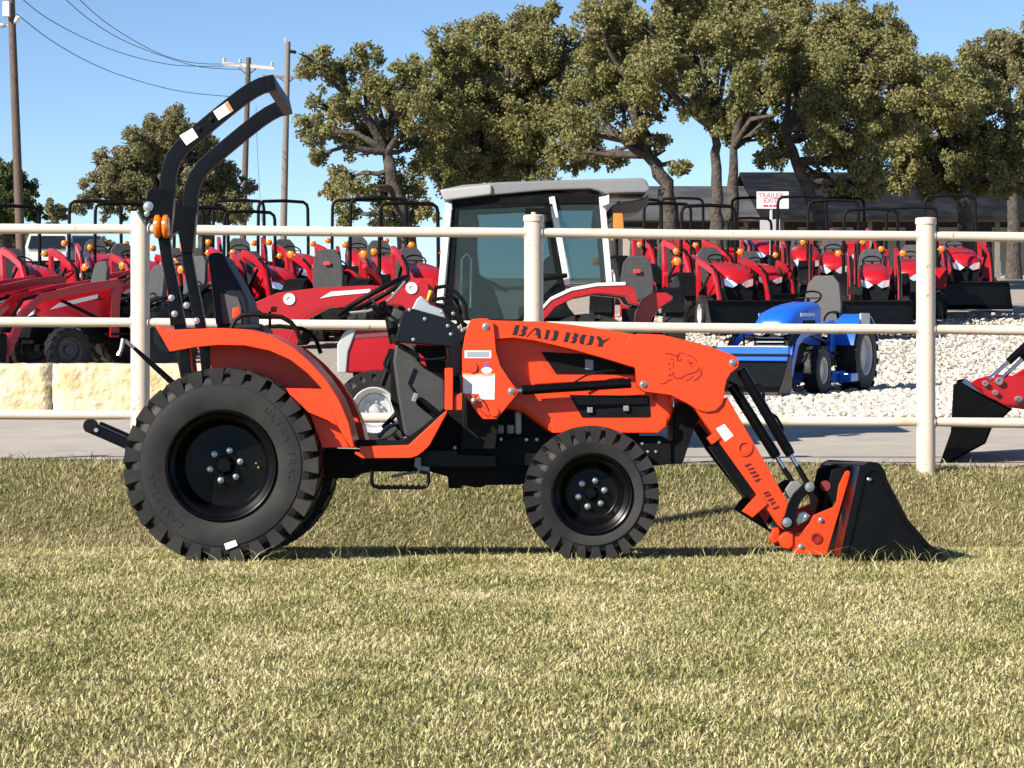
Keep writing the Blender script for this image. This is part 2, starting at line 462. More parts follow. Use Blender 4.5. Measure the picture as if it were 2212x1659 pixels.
# ---- lawn blades (uncountable)
def lawn():
    def patch(n, Y, px, h0, h1, w0):
        x = (px - CX) / F * Y
        z = gza(x, Y)
        a = rng.random(n) * 6.283
        h = h0 + (h1 - h0) * rng.random(n) ** 1.6
        w = w0 * (0.7 + 0.7 * rng.random(n))
        lean = (0.3 + 1.5 * rng.random(n)) * h
        la = a + (rng.random(n) - 0.5) * 2.2 + 1.57
        dx, dy = np.cos(a) * w / 2, np.sin(a) * w / 2
        lx, ly = np.cos(la) * lean, np.sin(la) * lean
        p = np.zeros((n, 5, 3))
        p[:, 0] = np.stack([x - dx, Y - dy, z - 0.004], 1); p[:, 1] = np.stack([x + dx, Y + dy, z - 0.004], 1)
        p[:, 2] = np.stack([x + dx * .8 + lx * .4, Y + dy * .8 + ly * .4, z + h * .6], 1); p[:, 3] = np.stack([x - dx * .8 + lx * .4, Y - dy * .8 + ly * .4, z + h * .6], 1)
        p[:, 4] = np.stack([x + lx, Y + ly, z + h * (0.75 + 0.25 * rng.random(n))], 1)
        return p
    parts = []
    n1 = 250000
    u = rng.random(n1)
    py = 1665 - u * 470                      # even cover in the view: the nearer, the sparser per metre is wrong, so weigh by distance below
    Y = 6.0 + 7.6 * u ** 0.72
    parts.append(patch(n1, Y, -160 + rng.random(n1) * 2530, 0.008, 0.028, 0.0055))
    n2 = 75000
    bank = [patch(n2, 15.0 + 2.0 * rng.random(n2) ** 0.9, -160 + rng.random(n2) * 2530, 0.02, 0.055, 0.006)]
    n3 = 900                                  # taller weeds
    Yw = 11.2 + 2.0 * rng.random(n3)
    parts.append(patch(n3, Yw, -100 + rng.random(n3) * 2400, 0.05, 0.11, 0.005))
    n5 = 70                                   # seed stalks in front of the bucket
    parts.append(patch(n5, 11.75 + .2 * rng.random(n5), 1740 + rng.random(n5) * 280, 0.06, 0.14, 0.004))
    n4 = 1500
    bank.append(patch(n4, 16.2 + 0.65 * rng.random(n4), -100 + rng.random(n4) * 2400, 0.05, 0.12, 0.006))
    def make(name, plist, ramp, label, tr):
        p = np.concatenate(plist); n = len(p)
        base = (np.arange(n) * 5)[:, None]
        flat = np.concatenate([base + np.array([[0, 1, 2, 3]]), base + np.array([[3, 2, 4]])], 1).reshape(-1)
        m = island_mat(name + '_blades', ramp, 0.75, 1.5, trans=tr, patch=0.36)
        tag(np_mesh(name, p.reshape(-1, 3), flat, np.tile([4, 3], n), m), label, 'grass', kind='stuff')
    make('lawn_grass', parts, [(0.0, (0.06, 0.082, 0.02)), (0.25, (0.175, 0.195, 0.058)), (0.43, (0.37, 0.34, 0.135)), (0.66, (0.56, 0.485, 0.25)), (1.0, (0.78, 0.69, 0.47))],
         'short half dormant lawn grass in front of the orange tractor', 0.22)
    make('bank_grass', bank, [(0.0, (0.07, 0.105, 0.025)), (0.3, (0.18, 0.20, 0.06)), (0.5, (0.36, 0.31, 0.15)), (0.75, (0.54, 0.45, 0.26)), (1.0, (0.74, 0.64, 0.42))],
         'browner grass on the bank below the pipe fence', 0.2)
lawn()

# ------------------------------------------------------------------ pipe fence
def fence():
    YF = 16.4
    s = YF / F
    root = empty('pipe_fence', (0, YF, 0), 0, 'cream painted three rail steel pipe fence behind the orange tractor', 'fence')
    posts = [(-548, 452, 1007), (303, 457, 1012), (1153, 464, 1014), (2000, 470, 1016), (2850, 476, 1020)]
    rad = 0.0685
    tops = {303: 'cut'}
    X = []
    for (px, pt, pb) in posts:
        x = (px - CX) * s; X.append(x)
        zt = H + (HOR - pt) * s; zb = gz(x, YF) - 0.3
        lean = 0.012 if px > 1900 else 0.0
        m = MB()
        if px == 303:      # slanted cut top
            n = 24; vs = []
            for z0 in (zb, None):
                for j in range(n):
                    a = 2 * math.pi * j / n; cx, cy = math.cos(a) * rad, math.sin(a) * rad
                    vs.append((x + cx, cy, zb if z0 is not None else zt - 0.115 * max(0.0, (cx + 0.3 * rad) / rad)))
            m.add(vs, [(i, (i + 1) % n, (i + 1) % n + n, i + n) for i in range(n)] + [tuple(range(n, 2 * n))])
            m.build('post', CREAM, root, smooth=40)
        else:
            m.lathe([(rad, zb), (rad, zt - 0.05), (rad * 1.1, zt - 0.047), (rad * 1.1, zt - 0.006), (rad * 0.9, zt), (0.001, zt + 0.004)], (x, 0, 0), 24, 'z')
            if px == 1153:
                m.lathe([(0.018, zt), (0.018, zt + 0.018), (0.001, zt + 0.02)], (x, 0, 0), 10, 'z')
            m.build('post', CREAM, root, smooth=40)
        # weld rings
        for base in (500.0, 701.5, 901.5):
            zc = H + (HOR - (base + (px - 900) * 0.0086)) * s
            for sx in (-1, 1):
                ring = []
                for j in range(14):
                    a = 2 * math.pi * j / 14
                    yy = .039 * math.cos(a); zz = .039 * math.sin(a)
                    ring.append((x + sx * math.sqrt(max(rad * rad - yy * yy, 0)) * 1.01, yy, zc + zz))
                MB().tube(ring, .006, 6, True).build('weld_bead', CREAM, root, smooth=60)
    rust = mat('rusty_cream_paint', (0.70, 0.62, 0.52), 0.55, noise=(2.3, (0.55, 0.27, 0.09), 0.56, 0.72, 9))
    for i in range(len(posts) - 1):
        for k, base in enumerate((500.0, 701.5, 901.5)):
            p0, p1 = posts[i][0], posts[i + 1][0]
            ya = base + (p0 - 900) * 0.0086; yb = base + (p1 - 900) * 0.0086
            xa, xb = X[i], X[i + 1]
            za = H + (HOR - ya) * s; zb = H + (HOR - yb) * s
            off = 0.0
            rr = 0.0365
            L = xb - xa
            def pt(t): return (xa + L * t, off, za + (zb - za) * t - 0.006 * math.sin(math.pi * t))
            e = rad / L * 0.93
            ts = [e] + [e + (1 - 2 * e) * q / 6 for q in range(1, 6)] + [1 - e]
            rs = [rr * 0.9] + [rr] * 5 + [rr * 0.9]
            MB().tube([pt(t) for t in ts], rs, 18).build('rail', rust if (i == 2 and k == 2) else CREAM, root, smooth=40)
    return root
fence()

# ------------------------------------------------------------------ limestone blocks
def blocks():
    lime = mat('rough_limestone', (0.58, 0.45, 0.23), 0.95, noise=(4.2, (0.70, 0.62, 0.44), 0.35, 0.62, 10), bump=(9, 0.9, 0.05))
    Yb = 25.0
    spans = [(-170, 111, 'rough limestone block at the left edge beyond the road'), (113, 470, 'rough limestone block behind the left fence post, beside the wheel of the orange tractor')]
    for (pa, pb, lab) in spans:
        a = wp(pa, 884, Yb); b = wp(pb, 884, Yb); t = wp(pa, 787, Yb).z
        zb = gz(a.x, Yb) - 0.05
        L = b.x - a.x; D = 0.6
        bm = bmesh.new()
        bmesh.ops.create_cube(bm, size=1)
        for v in bm.verts:
            v.co = Vector((a.x + (v.co.x + .5) * L, Yb + (v.co.y + .5) * D, zb + (v.co.z + .5) * (t - zb)))
        bmesh.ops.subdivide_edges(bm, edges=bm.edges, cuts=9, use_grid_fill=True)
        for v in bm.verts:
            k = 0.012 * (math.sin(v.co.x * 7.3 + v.co.z * 5.1) + math.sin(v.co.x * 13.1 - v.co.z * 11.7 + 1.3)) + random.uniform(-.008, .008)
            v.co.y += k
            v.co.z += random.uniform(-.01, .008) if v.co.z > zb + 0.1 else 0
            v.co.x += random.uniform(-.01, .01)
        for f in bm.faces: f.smooth = True
        me = bpy.data.meshes.new('limestone_block'); bm.to_mesh(me); bm.free()
        tag(link_mesh('limestone_block', me, lime), lab, 'stone block', 'limestone blocks along the lot')
blocks()

# ------------------------------------------------------------------ wheels
def tyre_mb(c, Rt, rim_r, W, lugs, lug_h=0.036, bulge=0.02, lugw=9.6):
    """tyre with axis along y; outer (near) side wall at c.y, inner at c.y + W"""
    x, y, z = c
    Rc = Rt - lug_h
    lugw = 205.0 / lugs
    prof = [(rim_r, 0.035), (rim_r + 0.012, 0.012), (rim_r + 0.05, 0.002), (rim_r + (Rc - rim_r) * .55, 0.0),
            (Rc - 0.062, 0.004), (Rc - 0.058, 0.010), (Rc - 0.05, 0.010), (Rc - 0.045, 0.012), (Rc - 0.02, 0.022), (Rc - 0.004, 0.045), (Rc + 0.004, W * .3), (Rc + 0.006, W * .5)]
    prof = prof + [(r, W - h) for (r, h) in reversed(prof[:-1])]
    m = MB(); m.lathe(prof, c, 64, caps=False)
    def P(r, a, h): return (x + r * math.cos(a), y + h, z + r * math.sin(a))
    for side in (0, 1):
        for i in range(lugs):
            a0 = 2 * math.pi * (i + 0.5 * side) / lugs
            sgn = 1
            def hh(h): return h if side == 0 else W - h
            w0, w1 = R(lugw) / 2, R(lugw * .62) / 2
            tw = R(11) * sgn
            a1 = a0 + tw
            top0, top1 = Rt, Rt + 0.002
            # shoulder part: flares down the side wall
            m.hexa([P(Rc - 0.052, a0 - w0 * .9, hh(0.009)), P(Rc - 0.052, a0 + w0 * .9, hh(0.009)), P(Rc - 0.02, a0 + w0, hh(0.10)), P(Rc - 0.02, a0 - w0, hh(0.10)),
                    P(top0 - 0.006, a0 - w0 * 1.25, hh(0.006)), P(top0 - 0.006, a0 + w0 * 1.25, hh(0.006)), P(top0, a0 + w0 * 1.0 + tw * .25, hh(0.10)), P(top0, a0 - w0 * 1.0 + tw * .25, hh(0.10))])
            m.hexa([P(Rc - 0.02, a0 - w0 + tw * .25, hh(0.0995)), P(Rc - 0.02, a0 + w0 + tw * .25, hh(0.0995)), P(Rc - 0.02, a1 + w1, hh(W * .52)), P(Rc - 0.02, a1 - w1, hh(W * .52)),
                    P(top0 - .0005, a0 - w0 + tw * .25, hh(0.0995)), P(top0 - .0005, a0 + w0 + tw * .25, hh(0.0995)), P(top1, a1 + w1, hh(W * .52)), P(top1, a1 - w1, hh(W * .52))])
    return m

def wheel(parent, name, c, Rt, rim_r, W, lugs, near, nut_r, depth, hub_r, tyre_text=None, mat_rim=None, mats_nut=None):
    """wheel with its outer face at c (towards -y when near)"""
    x, y, z = c
    s = 1 if near else -1
    mr = mat_rim or BLACKP
    m = MB()
    rp = [(rim_r + 0.004, 0.03), (rim_r + 0.012, 0.008), (rim_r + 0.004, -0.002), (rim_r - 0.006, 0.004), (rim_r - 0.012, 0.03), (rim_r - 0.035, 0.045),
          (rim_r - 0.045, 0.085), (rim_r - 0.05, depth * .75), (rim_r - 0.07, depth), (nut_r + .06, depth + .002), (nut_r + .035, depth - 0.002), (hub_r + .01, depth - 0.004), (hub_r, depth - 0.035), (hub_r * .75, depth - 0.05), (0.0005, depth - 0.052)]
    m.lathe([(r, s * h) for r, h in rp], c, 56, caps=False)
    m.lathe([(rim_r + 0.003, s * (W - .03)), (rim_r - .04, s * (W - .05)), (rim_r - .06, s * (depth + .05)), (rim_r - .062, s * (depth + .02))], c, 40, caps=False)
    w = m.build(name, mr, parent, smooth=40)
    t = tyre_mb((x, y if near else y - W, z), Rt, rim_r, W, lugs)
    t.build('tyre', RUBBER, w, smooth=28)
    for k in range(6):
        a = R(14 + 60 * k)
        cx, cz = x + nut_r * math.cos(a), z + nut_r * math.sin(a)
        yy = y + s * (depth - 0.006)
        q = MB(); q.lathe([(0.017, 0), (0.017, -s * 0.004), (0.0125, -s * 0.005), (0.0125, -s * 0.02), (0.006, -s * 0.022), (0.006, -s * .032), (0.0003, -s * .033)], (cx, yy, cz), 8)
        q.build('lug_nut', mats_nut or STEEL, w, smooth=25)
    return w

# ------------------------------------------------------------------ the orange tractor
ROLL = R(3.06)
TR = Vector((0, 12.0, 0.0))
LY = Vector((0, math.cos(ROLL), -math.sin(ROLL))); LZ = Vector((0, math.sin(ROLL), math.cos(ROLL)))
def T(px, py, d):
    o = Vector((0, 0, H)); dr = ray(px, py)
    t = (d - (o - TR).dot(LY)) / dr.dot(LY)
    p = o + dr * t - TR
    return Vector((p.x, d, p.dot(LZ)))
def TX(pts, d):       # outline in pixels -> (x, z) outline at depth d
    return [(q.x, q.z) for q in (T(a, b, d) for a, b in pts)]
def z1(*p): return [(219.4 + a * .3637, 658.2 + b * .3637) for a, b in p]
def z2(*p): return [(658.2 + a * .3306, 548.5 + b * .3306) for a, b in p]
def z3(*p): return [(932.5 + a * .3472, 658.2 + b * .3472) for a, b in p]
def z4(*p): return [(1316.5 + a * .3472, 658.2 + b * .3472) for a, b in p]
def z5(*p): return [(164.6 + a * .3969, 109.7 + b * .3969) for a, b in p]
def zB(*p): return [(1563.4 + a * .2356, 960.0 + b * .2356) for a, b in p]
def zF(*p): return [(685.7 + a * .2108, 850.2 + b * .2108) for a, b in p]
WT = 1.45

def tractor():
    root = empty('compact_tractor', TR, 0, 'orange compact tractor with black front loader bucket standing on the lawn', 'tractor')
    root.rotation_euler = (-ROLL, 0, 0)
    def plate(name, pts, d0, d1, m=ORANGE, bevel=0.004, parent=root, ref=None):
        return MB().prism(TX(pts, d0 if ref is None else ref), d0, d1).build(name, m, parent, bevel=bevel)
    def both(name, pts, d0, d1, m=ORANGE, bevel=0.004):
        a = plate(name, pts, d0, d1, m, bevel)
        b = MB().prism(TX(pts, d0), WT - d1, WT - d0).build(name, m, root, bevel=bevel)
        return a, b
    def pin(px, py, d, r=0.013, m=STEEL, parent=root, name='pin', l=0.012):
        p = T(px, py, d)
        MB().lathe([(r * 1.5, 0), (r * 1.5, -.003), (r, -.0035), (r, -l), (r * .6, -l - .002), (0.0004, -l - .002)], (p.x, d, p.z), 10).build(name, m, parent, smooth=25)
    # --- wheels
    c = T(477, 1006, 0.0)
    wr = wheel(root, 'rear_wheel', (c.x, 0.0, c.z), 0.522, 0.286, 0.40, 27, True, 0.083, 0.19, 0.045)
    wheel(root, 'rear_wheel', (c.x, WT, c.z), 0.522, 0.286, 0.40, 27, False, 0.083, 0.19, 0.045)
    cf = T(1279, 1067, 0.1)
    wf = wheel(root, 'front_wheel', (cf.x, 0.1, cf.z), 0.363, 0.208, 0.27, 25, True, 0.072, 0.13, 0.03)
    wheel(root, 'front_wheel', (cf.x, WT - .1, cf.z), 0.363, 0.208, 0.27, 25, False, 0.072, 0.13, 0.03)
    # raised lettering on the near rear tyre
    for word, a_mid, flip in (('CARLSTAR', 212, 1), ('ULTRA TRAC', 20, 1)):
        step = 6.6
        for i, ch in enumerate(word):
            if ch == ' ': continue
            ang = R(a_mid - (i - (len(word) - 1) / 2) * step)
            r = 0.375
            me = text_mesh(ch, 0.05)
            me.materials.append(mat('tyre_lettering', (0.010, 0.010, 0.011), 0.6))
            o = bpy.data.objects.new('raised_letter', me); COL.objects.link(o); o.parent = wr
            rot = ang - math.pi / 2
            o.matrix_basis = Matrix.Translation((c.x + r * math.cos(ang), -0.0008, c.z + r * math.sin(ang))) @ Matrix.Rotation(-rot, 4, 'Y') @ Matrix.Rotation(R(90), 4, 'X')
    p = [T(a, b, -0.002) for a, b in z1((728, 1420), (795, 1397), (808, 1430), (740, 1456))]
    MB().prism([(q.x, q.z) for q in p], -0.0035, 0.012).build('tyre_sticker', WHITEL, wr)
    # valve stem
    q = T(219.4 + 930 * .3637, 658.2 + 955 * .3637, .1)
    MB().tube([(q.x + .012, .16, q.z - .01), (q.x, .10, q.z - .01)], 0.005, 6).tube([(q.x + .012, .15, q.z + .012), (q.x - .012, .1, q.z + .012)], .004, 6).build('valve_stem', BRASS, wr)
    # --- fenders
    outer = z1((318, 130), (345, 127), (385, 150), (560, 143), (700, 138), (850, 146), (1000, 182), (1130, 246), (1230, 330), (1330, 440), (1410, 562), (1468, 700), (1502, 850))
    inner = z1((1478, 846), (1440, 790), (1400, 712), (1340, 565), (1310, 500), (1280, 468), (1220, 405), (1120, 328), (1000, 275), (850, 243), (700, 240), (560, 252), (405, 280))
    for sgn in (0, 1):
        def yy(d): return d if sgn == 0 else WT - d
        y0, y1 = sorted((yy(0.02), yy(0.045)))
        fd = MB().prism(TX(outer + inner, 0.02), y0, y1).build('fender', ORANGE, root, bevel=0.006)
        shell = MB()
        oxz = TX(outer, 0.02); n = len(oxz)
        cen = (c.x, c.z)
        def inn(p, k=0.016):
            d = Vector((p[0] - cen[0], p[1] - cen[1])); d = d * (1 - k / d.length); return (cen[0] + d.x, cen[1] + d.y)
        ip = [inn(p) for p in oxz]
        mid = inn
        secs = []
        for d, sh in ((0.03, 0.0), (0.10, -0.004), (0.25, -0.012), (0.44, -0.02)):
            ring = [(p[0], yy(d), p[1] - sh) for p in oxz] + [(p[0], yy(d), p[1] - sh) for p in reversed(ip)]
            secs.append(ring)
        shell.loft(secs).build('fender_top', ORANGE, fd, smooth=50)
        wall = z1((590, 150), (850, 150), (1000, 190), (1130, 255), (1230, 340), (1330, 450), (1410, 570), (1470, 705), (1500, 850), (1310, 848), (1250, 700), (1000, 480), (600, 400))
        w0, w1 = sorted((yy(0.44), yy(0.455)))
        MB().prism(TX(wall, 0.44) if False else TX(wall, 0.1), w0, w1).build('inner_panel', ORANGE, fd)
        low = z1((1095, 495), (1312, 500), (1345, 570), (1400, 715), (1350, 690), (1230, 640), (1130, 560))
        l0, l1 = sorted((yy(0.06), yy(0.075)))
        MB().prism(TX(low, 0.06), l0, l1).build('front_panel', ORANGE, fd, bevel=0.003)
        low2 = z1((1235, 645), (1400, 718), (1470, 845), (1310, 850))
        l0, l1 = sorted((yy(0.16), yy(0.175)))
        MB().prism(TX(low2, 0.16), l0, l1).build('front_panel', ORANGE, fd, bevel=0.003)
    # rubber edging along the platform side of the fenders
    # --- grab handles
    for d in (0.12, WT - .12):
        pts = z1((770, 140), (795, 90), (835, 62), (920, 56), (1070, 74), (1125, 105), (1160, 150), (1190, 235))
        ref = 0.12
        MB().tube([(T(a, b, ref).x, d, T(a, b, ref).z) for a, b in pts], 0.0125, 8).build('grab_handle', BLACKM, root)
    # --- platform
    plate('step_panel', zF((435, 538), (700, 533), (935, 525), (1300, 190), (1330, 168), (1325, 205), (1150, 530), (1090, 590), (1030, 635), (960, 660), (460, 665), (385, 622), (378, 596), (432, 602)), 0.12, 0.15, ORANGE, 0.006)
    MB().prism(TX(zF((400, 470), (900, 480), (935, 525), (940, 560), (400, 560)), 0.15), 0.151, WT - .12).build('floor_plate', BLACKM, root, bevel=0.004)
    MB().prism(TX(zF((900, 480), (1300, 185), (1320, 200), (950, 530)), 0.3), 0.151, WT - .12).build('floor_plate', BLACKM, root)
    plate('step_panel', zF((435, 538), (935, 525), (1300, 190), (1330, 168), (1150, 530), (960, 660), (460, 665)), WT - .15, WT - .12, ORANGE, 0.004, ref=.12)
    plate('step_hinge_post', z2((915, 745), (968, 745), (968, 1020), (915, 1020)), 0.14, 0.2)
    plate('step_hinge_post', z2((980, 930), (1028, 905), (1028, 1020), (975, 1020)), 0.16, 0.24)
    plate('bracket', z2((960, 560), (1020, 560), (1015, 780), (965, 790)), 0.3, 0.5, BLACKM)
    # foot step loop
    lp = zF((560, 790), (556, 900), (575, 945), (620, 962), (1080, 962), (1125, 945), (1140, 900), (1140, 820), (1050, 800))
    MB().tube([T(a, b, 0.2) for a, b in lp], 0.010, 8).tube([T(a, b, 0.36) for a, b in lp], 0.010, 8).build('foot_step', BLACKP, root)
    tr = MB()
    for k in range(9):
        a = T(685.7 + (600 + k * 62) * .2108, 850.2 + 945 * .2108, .2)
        tr.box((a.x, .28, a.z), (0.012, .16, 0.012))
    tr.build('step_tread', BLACKP, root)
    plate('step_bracket', zF((1000, 650), (1060, 650), (1060, 740), (1150, 750), (1140, 820), (1030, 820), (1020, 760), (990, 750)), 0.24, 0.3, CAST)
    plate('pedal', zF((750, 835), (1010, 785), (1010, 815), (760, 865)), 0.5, 0.62, CAST)
    # --- chassis
    chs = zF((40, 560), (400, 570), (1150, 520), (1300, 200), (1700, 100), (2400, 120), (2600, 250), (3300, 320), (3300, 640), (2500, 700), (2080, 935), (1720, 938), (1690, 962), (1600, 962), (1485, 938), (1470, 972), (1340, 970), (1336, 850), (1240, 825), (1150, 800), (560, 800), (385, 835), (380, 868), (100, 868), (0, 700))
    plate('chassis', chs, 0.52, 0.93, BLACKM, 0.01)
    plate('gearbox', zF((-900, 300), (-300, 250), (60, 560), (60, 860), (-600, 900), (-900, 760)), 0.42, 1.03, BLACKM, 0.02)
    MB().lathe([(0.06, .38), (0.085, .40), (0.085, .60), (.11, .62), (.11, .83), (.085, .85), (.085, 1.05), (.06, 1.07)], (c.x, 0, c.z), 18).build('rear_axle', BLACKM, root)
    MB().box((cf.x, WT / 2, cf.z), (0.11, 0.95, 0.10)).box((cf.x, .37, cf.z), (.13, .06, .16)).box((cf.x, WT - .37, cf.z), (.13, .06, .16)).build('front_axle', BLACKM, root, bevel=0.01)
    plate('frame_rail', z3((0, 905), (150, 905), (560, 820), (1430, 815), (1490, 850), (1490, 990), (1400, 1000), (800, 1000), (0, 1005)), 0.44, 0.47, BLACKM)
    for a, b in ((365, 838), (430, 838), (590, 840), (655, 840), (1310, 865), (1415, 857), (1395, 915), (1345, 915), (145, 890)):
        qx, qy = z3((a, b))[0]; pin(qx, qy, 0.439, 0.006, name='bolt', l=.006)
    plate('subframe', z3((-90, 905), (155, 905), (165, 930), (400, 940), (400, 1010), (-90, 1010)), 0.38, 0.42, BLACKP)
    plate('oil_filter', z3((385, 745), (450, 745), (450, 805), (385, 805)), 0.47, 0.51, CAST, .01)
    plate('oil_filter', z3((465, 745), (515, 745), (515, 805), (465, 805)), 0.47, 0.51, CAST, .01)
    plate('fuel_filter', z3((515, 665), (560, 660), (560, 808), (520, 808)), 0.46, 0.50, mat('filter_bowl', (.35, .36, .37), .3), .012)
    plate('front_bracket', z4((430, 600), (500, 625), (575, 690), (530, 760), (455, 990), (300, 992), (295, 880), (395, 845), (400, 740)), 0.46, 0.99, BLACKM, .006)
    # --- hood
    hood = z3((330, 250), (360, 160), (480, 120), (800, 150), (1150, 225), (1380, 330), (1470, 430), (1505, 560), (1505, 660), (1480, 745), (1420, 800), (740, 803), (640, 730), (560, 668), (440, 650), (350, 560))
    hd = plate('hood', hood, 0.40, 1.05, ORANGE, 0.035)
    plate('side_grille', z3((680, 292), (1000, 310), (1262, 395), (1268, 434), (775, 432)), 0.394, 0.402, BLACKM, .003, hd)
    plate('side_grille', z3((858, 560), (1000, 562), (1355, 566), (1362, 700), (935, 702)), 0.394, 0.402, BLACKM, .003, hd)
    MESH = mat('black_mesh', (0.03, 0.03, 0.03), 0.6, noise=(220, (0.012, 0.012, 0.012), 0.45, 0.55))
    plate('mesh_panel', z3((880, 572), (1345, 578), (1345, 618), (905, 622)), 0.390, 0.394, MESH, 0, hd)
    for a, b in ((985, 655), (1210, 645)):
        qx, qy = z3((a, b))[0]; q = T(qx, qy, .38)
        MB().box((q.x, .385, q.z), (.03, .02, .03)).build('engine_fitting', CAST, hd, bevel=.003)
    plate('sticker', z3((955, 340), (1005, 345), (1005, 405), (955, 400)), 0.3905, 0.3938, GREYL, 0, hd)
    plate('hood_crease', z3((615, 355), (700, 372), (770, 435), (1265, 440), (1265, 460), (640, 495), (610, 440)), 0.378, 0.402, ORANGE, .006, hd)
    plate('hood_crease', z3((740, 712), (1330, 712), (1400, 690), (1470, 700), (1460, 760), (1410, 800), (745, 800)), 0.372, 0.402, ORANGE, .010, hd)
    plate('hood_crease', z3((665, 565), (855, 556), (880, 610), (740, 612), (720, 592), (690, 590), (700, 620)), 0.390, 0.402, ORANGE, .002, hd)
    plate('headlight', z3((1478, 450), (1512, 560), (1512, 640), (1495, 640), (1470, 520)), 0.50, 0.95, LAMP, .004, hd)
    # --- dash, console, steering
    plate('dash_guard', z2((592, 560), (640, 375), (690, 352), (930, 420), (1010, 470), (1046, 545), (1025, 600), (960, 605), (600, 575)), 0.34, 0.42, mat('navy_black_plastic', (0.004, 0.006, 0.011), 0.5, spec=.2), .008)
    con = plate('console', z2((590, 590), (720, 585), (740, 700), (800, 740), (915, 765), (925, 1010), (720, 1200), (650, 1200), (600, 900), (575, 700)), 0.52, 0.93, GREYPL, .02)
    plate('console_vent', z2((780, 690), (920, 700), (920, 790), (840, 770), (800, 750)), 0.515, 0.525, BLACKM, .002, con)
    plate('console_panel', z2((720, 590), (920, 605), (930, 690), (800, 690), (740, 640)), 0.50, 0.9, BLACKM, .004, con)
    plate('console_skirt', z2((560, 640), (600, 600), (625, 900), (680, 1190), (640, 1195), (560, 960)), 0.6, 0.85, BLACKM, .006)
    a = T(*z2((550, 390))[0], 0.725); b = T(*z2((600, 580))[0], 0.725)
    MB().tube([a, b], [0.028, 0.04], 12).build('steering_column', BLACKM, root)
    plate('column_boot', z2((545, 430), (590, 350), (650, 380), (600, 470)), 0.66, 0.79, GREYPL, .008)
    s0, s1 = T(*z2((228, 402))[0], .725), T(*z2((678, 152))[0], .725)
    cen = (s0 + s1) / 2; ax = (s1 - s0).normalized(); rad = (s1 - s0).length / 2
    ring = []
    for k in range(40):
        t = 2 * math.pi * k / 40
        ring.append(cen + ax * rad * math.cos(t) + Vector((0, 1, 0)) * rad * math.sin(t))
    nrm = ax.cross(Vector((0, 1, 0))).normalized()
    if nrm.z > 0: nrm = -nrm
    sw = MB().tube(ring, 0.015, 10, closed=True).build('steering_wheel', BLACKM, root, smooth=60)
    hubp = cen + nrm * 0.07
    sp = MB()
    for k in range(3):
        t = 2 * math.pi * k / 3 + .4
        e = cen + ax * rad * math.cos(t) + Vector((0, 1, 0)) * rad * math.sin(t)
        sp.tube([hubp, hubp.lerp(e, .4) + nrm * .01, e], 0.008, 6)
    sp.build('spoke', CAST, sw)
    MB().tube([hubp - nrm * .02, hubp + nrm * .03, a], [0.045, 0.04, 0.028], 12).build('hub', BLACKM, sw)
    # loader valve, fittings and hoses
    vb = plate('loader_valve', z2((690, 380), (730, 300), (760, 270), (820, 330), (900, 360), (920, 420), (760, 400)), 0.46, 0.62, mat('light_alloy', (.6, .6, .58), .35, .7), .008)
    MB().tube([T(*z2((800, 310))[0], .5), T(*z2((825, 240))[0], .5)], [.006, .012], 8).build('lever_knob', YELLOWP, vb)
    for k, pts in enumerate((((850, 222), (920, 210), (1000, 260), (1050, 330), (1060, 430)), ((830, 300), (900, 290), (960, 330), (1020, 420), (1040, 480)), ((880, 340), (940, 380), (1000, 430), (1060, 470)), ((1000, 470), (1020, 380), (990, 300), (930, 260)))):
        MB().tube([T(x_, y_, 0.45 + .03 * k) for x_, y_ in z2(*pts)], 0.011, 8).build('hydraulic_hose', BLACKM, root, smooth=60)
    for pts in (((610, 600), (680, 640), (760, 690), (850, 690), (920, 680)), ((590, 580), (660, 610), (740, 660)), ((560, 620), (520, 720), (560, 780))):
        MB().tube([T(x_, y_, 0.40) for x_, y_ in z2(*pts)], 0.009, 8).build('hydraulic_hose', BLACKM, root, smooth=60)
    for a_, b_ in ((785, 425), (935, 470), (955, 525), (685, 365), (710, 560), (895, 380), (1010, 480), (1030, 500), (970, 390)):
        qx, qy = z2((a_, b_))[0]; pin(qx, qy, 0.339, 0.007, name='fitting', l=.008)
    # levers and pedals on the platform
    MB().tube([T(*z2((720, 940))[0], .45), T(*z2((760, 990))[0], .5), T(*z2((850, 1060))[0], .5)], .012, 8).build('lever', BLACKM, root)
    plate('pedal', z2((695, 960), (715, 905), (745, 915), (725, 970)), 0.42, 0.5, CAST, .004)
    MB().tube([T(*z2((510, 1140))[0], .9), T(*z2((600, 1040))[0], .9)], .014, 8).tube([T(*z2((555, 1080))[0], .9), T(*z2((660, 1170))[0], .9)], .011, 8).build('pedal_arm', BLACKM, root)
    MB().tube([T(*z2((480, 1200))[0], .8), T(*z2((540, 1130))[0], .8), T(*z2((600, 1110))[0], .8)], .012, 8).build('pedal_arm', CAST, root)
    MB().tube([T(*z2((500, 860))[0], .8), T(*z2((530, 780))[0], .8), T(*z2((570, 620))[0], .8)], .02, 8).build('wiring_loom', BLACKM, root)
    # --- seat and levers
    st = plate('seat', z5((712, 1112), (745, 1095), (800, 1100), (830, 1165), (880, 1250), (930, 1350), (945, 1430), (945, 1500), (760, 1500), (735, 1290)), 0.48, 0.97, SEATN, .03)
    plate('seat_side', z5((782, 1310), (830, 1330), (880, 1340), (900, 1400), (900, 1485), (800, 1485)), 0.472, 0.485, SEATG, .004, st)
    plate('seat_cushion', z5((760, 1480), (1010, 1480), (1030, 1530), (760, 1540)), 0.47, 0.98, SEATN, .03, st)
    plate('lever_knob', z5((850, 1400), (890, 1392), (895, 1430), (870, 1465), (848, 1455)), 0.24, 0.27, ORANGE, .008)
    plate('lever_knob', z1((1005, 10), (1045, 8), (1040, 45), (1000, 40)), 0.9, 0.93, ORANGE, .008)
